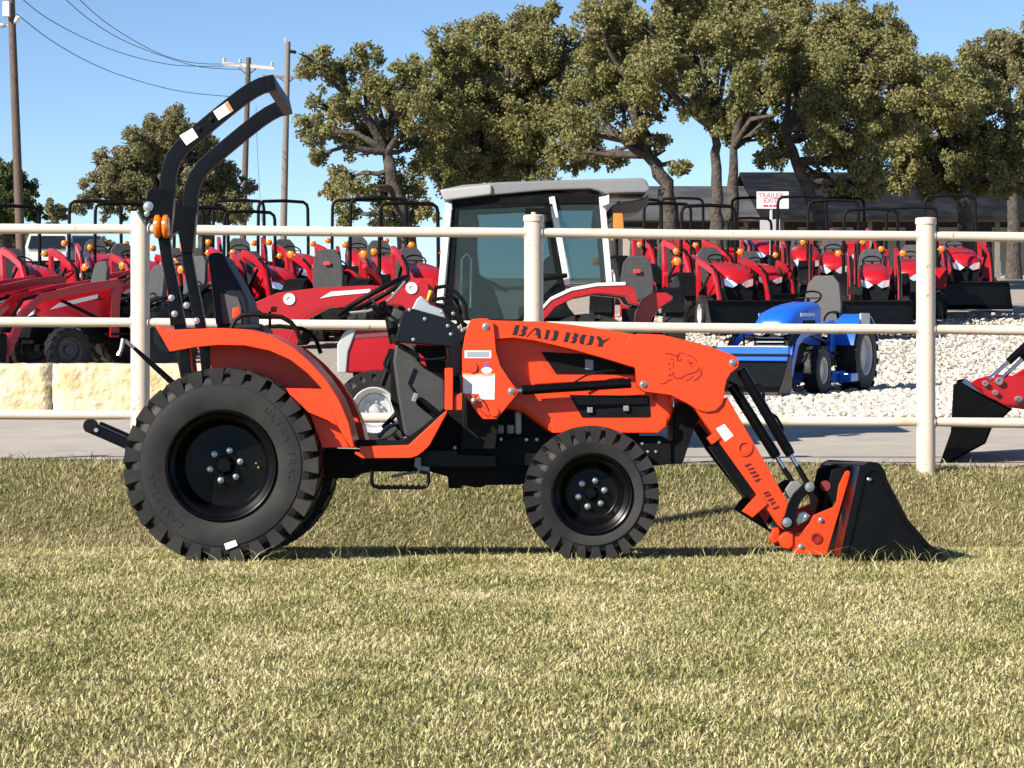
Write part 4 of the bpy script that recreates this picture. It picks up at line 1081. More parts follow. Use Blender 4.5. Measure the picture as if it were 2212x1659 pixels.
    plate('arm_stripe', [(690, 645), (715, 630), (800, 624), (800, 632), (715, 640)], .154, .162, WHITEP, .001)
    plate('arm_stripe', [(830, 628), (850, 628), (850, 634), (830, 634)], .154, .162, WHITEP, .001)
    MB().prism(LX([(500, 960), (540, 850), (575, 850), (570, 970), (420, 978)], 0), -.05, W + .05).build('bucket', BLACKP, root, bevel=.008)
    return root
cab_tractor()

# ------------------------------------------------------------------ machines of the lot (built once, then copied)
def simple_wheel(parent, name, c, Rt, W, rim, rimc):
    m = MB()
    m.lathe([(rim, -W * .35), (rim * 1.05, -W * .46), (Rt * .8, -W / 2), (Rt * .95, -W * .42), (Rt * .965, -W * .2), (Rt * .965, W * .2), (Rt * .95, W * .42), (Rt * .8, W / 2), (rim * 1.05, W * .46), (rim, W * .35)], c, 28, 'x', caps=False)
    n = 16
    for s in (-1, 1):
        for i in range(n):
            a0 = 2 * math.pi * (i + (.5 if s > 0 else 0)) / n; a1 = a0 + .2
            def P(r, a, h): return (c[0] + s * h, c[1] + r * math.cos(a), c[2] + r * math.sin(a))
            w = .09
            m.hexa([P(Rt * .93, a0 - w, W * .5), P(Rt * .93, a0 + w, W * .5), P(Rt * .95, a1 + w, 0), P(Rt * .95, a1 - w, 0), P(Rt, a0 - w, W * .48), P(Rt, a0 + w, W * .48), P(Rt, a1 + w, 0), P(Rt, a1 - w, 0)])
    t = m.build(name, RUBBER, parent, smooth=30)
    d = MB()
    d.lathe([(rim * 1.03, -W * .42), (rim * .92, -W * .38), (rim * .85, -W * .2), (rim * .4, -W * .15), (rim * .35, -W * .28), (.001, -W * .3)], c, 20, 'x', caps=False)
    d.lathe([(rim * 1.03, W * .42), (rim * .92, W * .38), (rim * .85, W * .2), (rim * .4, W * .15), (rim * .35, W * .28), (.001, W * .3)], c, 20, 'x', caps=False)
    d.build('rim', rimc, t)
    return t

def make_tractor(name, paint, size=1.0, loader=True, rops=True, rimc=SILVERP, hoodstripe=False, bucketless=False, seatm=SEATG, hw=.80, fend=None, az=1.0, seat_s=1.0, signals=True):
    """faces -y, stands on z = 0"""
    root = empty(name)
    s = size
    def hsec(y, w, zb, zt):
        return [(-w / 2, y, zb), (-w / 2, y, zt - .10), (-w * .42, y, zt - .035), (-w * .25, y, zt), (w * .25, y, zt), (w * .42, y, zt - .035), (w / 2, y, zt - .10), (w / 2, y, zb)]
    hood = MB().loft([hsec(-1.30, .44, .94, 1.06), hsec(-1.24, .54, .90, 1.14), hsec(-1.0, .60, .80, 1.24), hsec(-.5, .62, .74, 1.33), hsec(.05, .60, .72, 1.38)]).build('hood', paint, root, smooth=50)
    MB().loft([[(x, -1.305 + (z - .62) * .12, z) for x, z in ((-.22, .55), (-.27, .75), (-.25, .93), (.25, .93), (.27, .75), (.22, .55))], [(x, -1.0, z) for x, z in ((-.24, .55), (-.29, .75), (-.29, .93), (.29, .93), (.29, .75), (.24, .55))]]).build('grille', BLACKM, hood)
    for sx in (-1, 1):
        pts = [(sx * .04, -1.345, .92), (sx * .13, -1.34, .86), (sx * .27, -1.29, .90), (sx * .285, -1.27, 1.03), (sx * .15, -1.33, 1.0)]
        MB().add(pts + [(a, b + .03, c) for a, b, c in pts], [(0, 1, 2, 3, 4), (9, 8, 7, 6, 5)] + [(i, (i + 1) % 5, (i + 1) % 5 + 5, i + 5) for i in range(5)]).build('headlight', LAMP, hood)
    if hoodstripe:
        for sx in (-1, 1):
            MB().hexa([(sx * .30, -1.0, .98), (sx * .316, -.2, 1.16), (sx * .316, -.2, 1.22), (sx * .30, -.85, 1.08), (sx * .31, -1.0, .98), (sx * .322, -.2, 1.16), (sx * .322, -.2, 1.22), (sx * .31, -.85, 1.08)]).build('hood_stripe', WHITEP, hood)
    MB().box((0, -.3, .62), (.42, 1.9, .35)).box((0, .75, .62), (.5, .7, .45)).build('chassis', BLACKM, root, bevel=.02)
    MB().box((0, -.85, .38), (.95, .12, .1)).build('front_axle', BLACKM, root, bevel=.01)
    for sx in (-1, 1):
        simple_wheel(root, 'front_wheel', (sx * .56, -.85, .36), .36, .24, .19, rimc)
        simple_wheel(root, 'rear_wheel', (sx * .60, .85, .56), .56, .36, .30, rimc)
        # fender: arc over the rear wheel
        arc = [(.85 + .66 * math.cos(R(a)), .56 + .64 * math.sin(R(a))) for a in (165, 145, 120, 95, 70, 45, 20)]
        ring = [(y, z) for y, z in arc] + [(.85 + .63 * math.cos(R(a)), .56 + .61 * math.sin(R(a))) for a in (20, 45, 70, 95, 120, 145, 165)]
        x0, x1 = sx * .40, sx * .76
        n = len(ring)
        MB().add([(x0, y, z) for y, z in ring] + [(x1, y, z) for y, z in ring], [tuple(range(n)), tuple(range(2 * n - 1, n - 1, -1))] + [(i, (i + 1) % n, (i + 1) % n + n, i + n) for i in range(n)]).build('fender', fend or paint, root, smooth=50)
    MB().box((0, .28, .60), (1.1, .7, .04)).build('platform', BLACKM, root)
    MB().box((0, .12, 1.12), (.36, .2, .45)).tube([(0, .18, 1.25), (0, .34, 1.42)], .03, 8).build('dash', BLACKM, root, bevel=.02)
    MB().tube([(.19 * math.cos(2 * math.pi * k / 20), .36 + .19 * math.sin(2 * math.pi * k / 20) * .8, 1.44 + .19 * math.sin(2 * math.pi * k / 20) * .55) for k in range(20)], .015, 6, True).tube([(-.18, .36, 1.44), (.18, .36, 1.44)], .012, 6).build('steering_wheel', BLACKM, root, smooth=60)
    st = MB()
    st.loft([[(x, y, z) for x, z, y in ((-.24, .98, .92), (.24, .98, .92), (.25, 1.25, .97), (.21, 1.5, 1.02), (.12, 1.6, 1.04), (-.12, 1.6, 1.04), (-.21, 1.5, 1.02), (-.25, 1.25, .97))], [(x, y, z) for x, z, y in ((-.24, .98, 1.02), (.24, .98, 1.02), (.25, 1.25, 1.06), (.21, 1.5, 1.10), (.12, 1.6, 1.11), (-.12, 1.6, 1.11), (-.21, 1.5, 1.10), (-.25, 1.25, 1.06))]])
    st.v = [(x * 1.1 * seat_s, y, .98 + (z - .98) * 1.18 * seat_s) for x, y, z in st.v]
    seat = st.build('seat', seatm, root, bevel=.02)
    MB().box((0, .76, .96), (.48, .46, .12)).build('seat_cushion', seatm, seat, bevel=.03)
    MB().box((0, 1.125, 1.46), (.12, .012, .06)).build('seat_logo', SIGNR, seat, bevel=.004)
    if rops:
        pts = [(-.56, 1.12, .8), (-.56, 1.12, 1.7), (-.55, 1.12, 2.38), (-.53, 1.12, 2.47), (-.45, 1.12, 2.53), (0, 1.12, 2.55), (.45, 1.12, 2.53), (.53, 1.12, 2.47), (.55, 1.12, 2.38), (.56, 1.12, 1.7), (.56, 1.12, .8)]
        MB().tube(pts, .036, 8).build('roll_bar', BLACKM, root, smooth=50)
    for sx in ((-1, 1) if signals else ()):
        MB().ball((sx * .66, 1.08, 1.62), .075, 10, (1, .6, 1)).tube([(sx * .57, 1.10, 1.60), (sx * .62, 1.09, 1.62)], .02, 6).build('turn_signal', AMBER, root)
    if loader:
        for sx in (-1, 1):
            x = sx * .47
            def bar3(pts, w, h): return MB().bar([(a, b, c if c < .6 else .6 + (c - .6) * az) for a, b, c in pts], w, h, side=Vector((1, 0, 0)))
            bar3([(x, .0, .55), (x, .02, 1.15), (x, .08, 1.42)], .07, .16).build('loader_mast', paint, root, bevel=.008)
            am = bar3([(x, .08, 1.40), (x, -.5, 1.32), (x, -1.25, 1.16), (x, -1.55, .9), (x, -1.82, .30)], .08, .13).build('loader_arm', paint, root, bevel=.008)
            MB().tube([(x, -1.0, .6 + .68 * az), (x, -1.55, .6 + .52 * az), (x, -1.9, .62)], .03, 8).build('tilt_cylinder', BLACKP, am)
            MB().tube([(x, -.05, .75), (x, -.9, .6 + .52 * az)], .028, 8).build('lift_cylinder', BLACKP, am)
            MB().hexa([(x - .04, -1.80, .12), (x + .04, -1.80, .12), (x + .04, -1.98, .12), (x - .04, -1.98, .12), (x - .04, -1.78, .55), (x + .04, -1.78, .55), (x + .04, -1.9, .60), (x - .04, -1.9, .60)]).build('coupler_plate', paint, am)
        MB().bar([(-.47, -1.66, .56), (.47, -1.66, .56)], .08, .12, side=Vector((0, 1, 0))).build('loader_crosstube', paint, root, bevel=.008)
        if not bucketless:
            prof = [(-1.96, .60), (-1.98, .10), (-2.06, .03), (-2.55, .03), (-2.57, .045), (-2.10, .07), (-2.01, .14), (-1.985, .60)]
            m = MB(); n = len(prof)
            m.add([(-hw, y, z) for y, z in prof] + [(hw, y, z) for y, z in prof], [tuple(range(n)), tuple(range(2 * n - 1, n - 1, -1))] + [(i, (i + 1) % n, (i + 1) % n + n, i + n) for i in range(n)])
            sp = [(-1.965, .60), (-1.985, .10), (-2.06, .035), (-2.54, .035), (-2.30, .30), (-2.10, .58)]; k = len(sp)
            for sx in (-1, 1):
                x0, x1 = sx * hw, sx * (hw + .015)
                m.add([(x0, y, z) for y, z in sp] + [(x1, y, z) for y, z in sp], [tuple(range(k)), tuple(range(2 * k - 1, k - 1, -1))] + [(i, (i + 1) % k, (i + 1) % k + k, i + k) for i in range(k)])
            bkt = m.build('bucket', BLACKP, root)
            MB().box((0, -2.02, .60), (2 * hw - .02, .10, .035)).build('bucket_lip', BLACKM, bkt, bevel=.006)
            MB().box((0, -2.56, .030), (2 * hw + .02, .05, .02)).build('cutting_edge', CAST, bkt)
    return root

def place(o, px, Y, rz, sc=1.0, label=None, group=None, dz=0.0):
    g = ground(px, Y)
    o.location = (g.x, g.y, g.z + dz); o.rotation_euler = (0, 0, R(rz)); o.scale = (sc, sc, sc)
    o['label'] = label
    o['category'] = 'tractor'
    if group: o['group'] = group
    return o

proto = make_tractor('loader_tractor', RED, fend=BLACKM)
GRP = 'red loader tractors on the sales lot'
spots = [
    (1560, 44.5, 9, 1.0, 'red loader tractor parked facing us directly left of the blue tractor'),
    (1885, 44.8, -7, .97, 'red loader tractor facing us behind the seat of the blue tractor, bucket right of it'),
    (2068, 50.5, -3, 1.04, 'red loader tractor facing us right of the right fence post'),
    (1412, 53.0, 14, 1.0, 'red loader tractor facing us seen just right of the glass cab'),
    (1737, 52.4, -5, 1.03, 'red loader tractor facing us in the back row under the red lettered sign'),
    (640, 48.5, 20, 1.0, 'red loader tractor facing us, seen above the seat and fender of the orange tractor'),
    (520, 49.0, 9, 1.0, 'red loader tractor under the left of the two roll bars beside the utility poles'),
    (832, 46.0, 10, 1.05, 'red loader tractor facing us above the steering wheel of the orange tractor'),
    (905, 43.0, 12, 1.03, 'red loader tractor half hidden by the front of the glass cab'),
    (215, 48.5, 15, 1.0, 'red loader tractor whose roll bar rises left of the left fence post'),
    (405, 44.0, 20, 1.0, 'red loader tractor hidden behind the roll bar posts of the orange tractor'),
    (1480, 58.0, 0, 1.0, 'red loader tractor far back beneath the oak trunk right of the cab'),
    (1640, 60.0, 3, 1.0, 'red loader tractor far back between the sign post and the oak trunks'),
    (1480, 48.5, 16, .98, 'red loader tractor between the oak trunk and the nearest roll bars right of the cab'),
    (1640, 48.0, 6, .86, 'red loader tractor directly below the red lettered sign'),
    (1800, 49.5, -8, 1.0, 'red loader tractor directly above the seat of the blue tractor'),
    (1965, 47.5, -12, .96, 'red loader tractor partly hidden by the right fence post'),
    (60, 43.5, 28, 1.0, 'red loader tractor in front of the ride on mowers at the far left'),
    (292, 46.5, 24, 1.0, 'red loader tractor right behind the slanted top of the left fence post'),
    (452, 45.0, 16, .98, 'red loader tractor seen between the roll bar posts and seat of the orange tractor'),
    (575, 44.5, 24, .95, 'red loader tractor just right of the seat of the orange tractor'),
    (775, 50.5, 6, 1.0, 'red loader tractor in the gap left of the wide spreading oak trunk'),
    (1835, 59.0, 0, 1.0, 'red loader tractor far back under the leaning oak trunk'),
]
proto3 = make_tractor('loader_tractor', RED, fend=BLACKM, hw=.68, az=1.3)
proto4 = make_tractor('loader_tractor', RED, fend=RED, hw=.74, az=1.15, rimc=WHITEP)
first = {}
for i, (px, Y, rz, sc, lab) in enumerate(spots):
    src = (proto, proto3, proto4, proto3, proto, proto4, proto3)[i % 7]
    o = copy_tree(src) if src.name in first else src
    first[src.name] = 1
    place(o, px, Y, rz, sc, lab, GRP)

# tractors at the left, hoods pointing to the lower left
proto2 = make_tractor('loader_tractor', RED, rops=False, hoodstripe=True, fend=BLACKM, rimc=mat('dark_rim', (.05, .05, .05), .5))
for i, (px, Y, rz, sc, lab) in enumerate([(215, 36.0, -52, 1.0, 'red loader tractor with striped hood pointing left, nearest the left fence post'),
                                          (95, 37.5, -52, 1.0, 'red loader tractor with striped hood cut by the left edge of the picture'),
                                          (330, 40.0, -40, 1.0, 'red tractor behind the left fence post, hood pointing left'),
                                          (735, 41.5, 172, 1.0, 'red tractor turned away, red badged grey seat back above the striped red loader arm'),
                                          (1378, 38.5, 176, 1.0, 'red tractor turned away from us, grey seat just right of the glass cab')]):
    o = proto2 if i == 0 else copy_tree(proto2)
    place(o, px, Y, rz, sc, lab, GRP)

# ---- blue subcompact tractor with loader and mower deck
def blue_tractor():
    b = make_tractor('blue_tractor', BLUE, rops=False, rimc=mat('pale_rim', (.55, .55, .53), .5), hw=.56, seatm=mat('light_seat_grey', (.06, .058, .055), .7), az=.55, seat_s=1.12, signals=False)
    b['group'] = ''
    del b['group']
    place(b, 1730, 30.4, -27, 0.88, 'blue subcompact tractor with front loader and mower deck on the white stones')
    hull = [(-.55, -.15), (-.3, -.35), (.3, -.35), (.62, -.2), (.72, .1), (.62, .3), (-.55, .3)]
    n = len(hull)
    dk = MB().add([(x, y, .16) for x, y in hull] + [(x * .93, y * .93, .34) for x, y in hull], [tuple(range(n)), tuple(range(2 * n - 1, n - 1, -1))] + [(i, (i + 1) % n, (i + 1) % n + n, i + n) for i in range(n)]).build('mower_deck', BLUE, b, bevel=.02)
    MB().box((.74, .05, .24), (.2, .36, .14)).build('discharge_chute', BLUE, dk, bevel=.03)
    MB().box((0, -2.0, .62), (1.10, .10, .22)).build('bucket_hitch', BLUE, b, bevel=.02)
    MB().box((0, -1.16, 1.06), (.3, .05, .03)).build('hood_badge', SILVERP, b)
    for sx in (-1, 1):
        MB().tube([(sx * .34, .30, .62), (sx * .36, .34, .95), (sx * .40, .36, 1.08)], .016, 6).build('lever', BLACKM, b)
        MB().lathe([(.001, -.02), (.05, -.02), (.06, .0), (.05, .02)], (sx * .16, -1.36, .93), 12).build('lamp', CHROME, b)
        MB().box((sx * .315, -.5, 1.02), (.012, .5, .16)).build('side_vent', BLACKM, b, bevel=.004)
        MB().box((sx * .33, -.62, 1.18), (.008, .6, .05)).build('hood_decal', SILVERP, b)
        MB().tube([(sx * .3, .95, 1.0), (sx * .34, .7, 1.22), (sx * .34, .55, 1.22)], .025, 8).build('armrest', BLACKM, b)
    for k in range(5):
        MB().box((0, -1.312 - .0, .60 + .06 * k), (.42, .03, .014)).build('grille_bar', SILVERP, b)
    MB().tube([(-.36, -1.42, .45), (-.36, -1.46, .95), (.36, -1.46, .95), (.36, -1.42, .45)], .022, 8).build('brush_guard', BLACKM, b)
    for sx in (-1, 1):
        MB().box((sx * .76, .75, 1.1), (.04, .42, .22)).build('fender_panel', SILVERP, b, bevel=.03)
    MB().tube([(.62, .55, 1.2), (.70, .45, 1.5)], .012, 6).box((.73, .42, 1.55), (.2, .03, .12)).build('mirror', BLACKM, b, bevel=.004)
    return b
blue_tractor()

# ---- loader tractor cut by the right edge, its bucket resting on the road
def edge_loader():
    t = make_tractor('loader_tractor', RED, loader=False)
    g = ground(2560, 19.0)
    t.location = (g.x + .75, 18.3, g.z); t.rotation_euler = (0, 0, R(-83)); t.scale = (1, 1, 1)
    tag(t, 'red tractor cut by the right edge, only its black bucket and red coupler in view', 'tractor', GRP)
    bpy.context.view_layer.update()
    inv = Matrix.LocRotScale(t.location, t.rotation_euler, t.scale).inverted()
    def place_mesh(mb, name, m, par=t, bevel=.004):
        mb.v = [tuple(inv @ Vector(v)) for v in mb.v]
        return mb.build(name, m, par, bevel=bevel)
    Y0 = 17.35
    def L(px, py, d): return wp(px, py, Y0 + d)
    # bucket: cross section in x-z, opening to the left, 1.5 m deep in y
    sec = [(2026, 1013), (2040, 1000), (2129, 958), (2142, 926), (2186, 884), (2150, 868), (2120, 851), (2078, 826), (2060, 830)]
    near = [L(a, b, 0) for a, b in sec]; k = len(sec)
    far = [Vector((p.x + .27, p.y + 1.25, p.z)) for p in near]
    bk = MB()
    th = []
    cx = sum(p.x for p in near) / k; cz = sum(p.z for p in near) / k
    path = [0, 2, 3, 4, 6, 7]
    for i in range(len(path) - 1):
        a, b = near[path[i]], near[path[i + 1]]; fa, fb = far[path[i]], far[path[i + 1]]
        nn = Vector((-(b - a).z, 0, (b - a).x)).normalized() * .014
        if nn.dot(Vector((cx, 0, cz)) - Vector((a.x, 0, a.z))) < 0: nn = -nn
        bk.hexa([a, b, b + nn, a + nn, fa, fb, fb + nn, fa + nn])
    place_mesh(bk, 'bucket', BLACKP)
    for side in (near, far):
        m = MB(); off = Vector((0, .012, 0))
        pts = [side[i] for i in (0, 2, 3, 4, 6, 7, 8)]
        inner = pts + [Vector((pts[0].x + .10, pts[0].y, pts[0].z + .28))]
        q = len(inner)
        m.add(inner + [p + off for p in inner], [tuple(range(q)), tuple(range(2 * q - 1, q - 1, -1))] + [(i, (i + 1) % q, (i + 1) % q + q, i + q) for i in range(q)])
        place_mesh(m, 'bucket_side', BLACKP, bevel=0)
    cp = [(2128, 862), (2122, 838), (2150, 822), (2190, 812), (2225, 815), (2260, 850), (2215, 885), (2180, 880)]
    for d in (.35, 1.0):
        place_mesh(MB().prism([(p.x, p.z) for p in (L(a, b, .35) for a, b in cp)], Y0 + d, Y0 + d + .03), 'coupler_plate', RED)
    for (a, b, r_) in ((2128, 828, .022), (2158, 823, .03), (2137, 873, .03), (2200, 863, .028), (2150, 848, .02)):
        p = L(a, b, .33)
        place_mesh(MB().lathe([(r_, .02), (r_, -.015), (r_ * .45, -.016), (r_ * .45, -.008), (.001, -.008)], p, 14), 'pin', CAST, bevel=0)
    for (a, b, c), d in ((((2136, 820), (2178, 782), (2330, 640)), .36), (((2160, 822), (2208, 776), (2360, 630)), .42)):
        p0, p1, p2 = L(*a, d), L(*b, d), L(*c, d)
        place_mesh(MB().tube([p0, p1], .016, 10), 'rod', CHROME, bevel=0)
        place_mesh(MB().tube([p1, p2], .03, 10), 'tilt_cylinder', BLACKP, bevel=0)
    am = [(2200, 830), (2250, 800), (2400, 640), (2650, 600), (2650, 650), (2430, 690), (2290, 860), (2220, 880)]
    for d in (.45, .92):
        place_mesh(MB().prism([(p.x, p.z) for p in (L(a, b, .35) for a, b in am)], Y0 + d, Y0 + d + .07), 'loader_arm', RED)
edge_loader()

# ---- zero turn mowers in a row at the far left
def mower():
    r = empty('ride_on_mower')
    MB().box((0, .1, .42), (.95, 1.1, .28)).box((0, .45, .62), (.8, .4, .2)).build('body', RED, r, bevel=.05)
    MB().box((0, -.35, .28), (1.25, .6, .18)).build('deck', RED, r, bevel=.05)
    for sx in (-1, 1):
        MB().lathe([(.12, -.12), (.29, -.12), (.30, -.08), (.30, .08), (.29, .12), (.12, .12)], (sx * .5, .5, .30), 20, 'x').build('rear_wheel', RUBBER, r)
        MB().lathe([(.05, -.06), (.16, -.06), (.16, .06), (.05, .06)], (sx * .4, -.85, .16), 16, 'x').build('front_wheel', RUBBER, r)
        MB().tube([(sx * .38, .05, .6), (sx * .36, -.05, .95), (sx * .18, -.08, 1.05)], .016, 6).build('lap_bar', CHROME, r)
    sm = MB().box((0, .42, .98), (.52, .12, .5), Matrix.Rotation(R(-10), 3, 'X')).build('seat', BLACKM, r, bevel=.04)
    MB().box((0, .15, .76), (.52, .5, .12)).build('seat_cushion', BLACKM, sm, bevel=.04)
    MB().box((0, .335, 1.16), (.14, .02, .05)).build('seat_logo', SIGNR, sm)
    return r
mw = mower()
names = ['black seated ride on mower at the left edge', 'black seated ride on mower second from the left edge', 'black seated ride on mower in front of the silver car', 'black seated ride on mower at the right end of its row, by the dark car']
for i, px in enumerate((16, 64, 108, 153)):
    o = mw if i == 0 else copy_tree(mw)
    g = ground(px, 49.5 + i * .3); o.location = g; o.rotation_euler = (0, 0, R(8 + 4 * i)); o.scale = (.95, .95, .95)
    tag(o, names[i], 'mower', 'ride on mowers in a row')

# ---- cars far left
def car(name, px, Y, rz, paint, label):
    r = empty(name, ground(px, Y), R(rz), label, 'car')
    def sec(y, w, z0, z1, t):
        return [(-w / 2, y, z0), (-w / 2, y, z0 + (z1 - z0) * .75), (-w / 2 * t, y, z1), (w / 2 * t, y, z1), (w / 2, y, z0 + (z1 - z0) * .75), (w / 2, y, z0)]
    b = MB().loft([sec(-2.3, 1.6, .35, .75, .9), sec(-2.1, 1.82, .28, .95, .92), sec(-1.0, 1.9, .26, 1.05, .93), sec(1.9, 1.9, .26, 1.08, .93), sec(2.3, 1.75, .4, 1.0, .9)]).build('body', paint, r, bevel=.04)
    MB().loft([sec(-1.05, 1.6, 1.0, 1.06, .95), sec(-.35, 1.5, 1.0, 1.66, .9), sec(1.5, 1.5, 1.0, 1.7, .9), sec(2.15, 1.6, 1.0, 1.1, .95)]).build('cabin', paint, b, bevel=.04)
    MB().add([(-.66, -1.10, 1.1), (.66, -1.10, 1.1), (.6, -.53, 1.58), (-.6, -.53, 1.58), (-.66, -.94, 1.1), (.66, -.94, 1.1), (.6, -.38, 1.58), (-.6, -.38, 1.58)], [(0, 1, 2, 3), (7, 6, 5, 4), (0, 4, 5, 1), (1, 5, 6, 2), (2, 6, 7, 3), (3, 7, 4, 0)]).build('windscreen', DARKGL, b)
    for sx in (-1, 1):
        MB().box((sx * .735, .6, 1.38), (.03, 1.7, .36), Matrix.Rotation(R(-sx * 12), 3, 'Y')).build('side_window', DARKGL, b, bevel=.02)
        MB().box((sx * .66, -2.2, .78), (.35, .16, .14)).build('headlight', LAMP, b, bevel=.03)
        for y in (-1.45, 1.45):
            MB().lathe([(.18, -.11), (.33, -.11), (.35, -.08), (.35, .08), (.33, .11), (.18, .11)], (sx * .86, y, .35), 20, 'x').build('wheel', RUBBER, r)
    return r
car('parked_car', 106, 84, 6, mat('car_silver', (.62, .62, .60), .3, .2, coat=.5), 'silver sport utility car with dark windscreen parked at the far left')
car('parked_car', 178, 88, 10, mat('car_blue', (.03, .05, .09), .3, .1, coat=.6), 'dark blue sport utility car parked beside the silver car')

# ------------------------------------------------------------------ building at the right
def building():
    Yb = 93.0; s = Yb / F
    def X(px): return (px - CX) * s
    zg = gz(0, Yb)
    ze = H + (HOR - 468) * s
    r = empty('lodge_building', (X(1900), Yb, zg), 0, 'long low lodge with dark shingle roof and beige panels behind the oaks', 'building')
    ox, oz = X(1900), zg
    def box(name, x0, x1, y0, y1, z0, z1, m, bevel=0, par=r): return MB().box(((x0 + x1) / 2 - ox, (y0 + y1) / 2, (z0 + z1) / 2 - oz), (x1 - x0, y1 - y0, z1 - z0)).build(name, m, par, bevel=bevel)
    xl, xm, xr_ = X(1325), X(1640), X(2480)
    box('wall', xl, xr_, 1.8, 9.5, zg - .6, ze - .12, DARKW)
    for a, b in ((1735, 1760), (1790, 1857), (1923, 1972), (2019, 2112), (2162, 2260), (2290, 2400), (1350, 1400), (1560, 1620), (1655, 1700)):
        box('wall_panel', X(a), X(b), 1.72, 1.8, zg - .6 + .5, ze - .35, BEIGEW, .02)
    for a in (1612, 1690, 1880, 2000, 2156, 2320):
        box('porch_post', X(a) - .09, X(a) + .09, .05, .25, zg - .6, ze - .05, WOODG, .01)
    box('fascia', xl - .3, xr_, -.30, -.22, ze - .22, ze + .02, FASCIA)
    # roofs
    zr = H + (HOR - 372) * (Yb + 8) / F
    def roof(name, xa, xb, z0, z1, y0, y1, m):
        vs = [(xa, y0, z0), (xb, y0, z0), (xb, y1, z1), (xa, y1, z1), (xa, 2 * y1 - y0, z0), (xb, 2 * y1 - y0, z0)]
        vs = [(x - ox, y, z - oz) for x, y, z in vs]
        vs2 = [(x, y, z - .12) for x, y, z in vs]
        return MB().add(vs + vs2, [(0, 1, 2, 3), (3, 2, 5, 4), (7, 6, 9, 8), (8, 9, 10, 11), (0, 6, 7, 1), (1, 7, 8, 2), (2, 8, 11, 5), (3, 4, 10, 9), (0, 3, 9, 6), (4, 5, 11, 10)]).build(name, m, r)
    roof('roof', xm, xr_, ze, zr, -.5, 8, SHINGLE)
    roof('roof', xl - .5, xm - .02, ze - .05, H + (HOR - 402) * (Yb + 6) / F, -.5, 6, METALROOF)
    # bench level clutter under the porch
    for a in (2170, 2192):
        box('window', X(a), X(a + 12), 1.66, 1.72, zg + .2, zg + .75, WHITEP)
    return r
building()

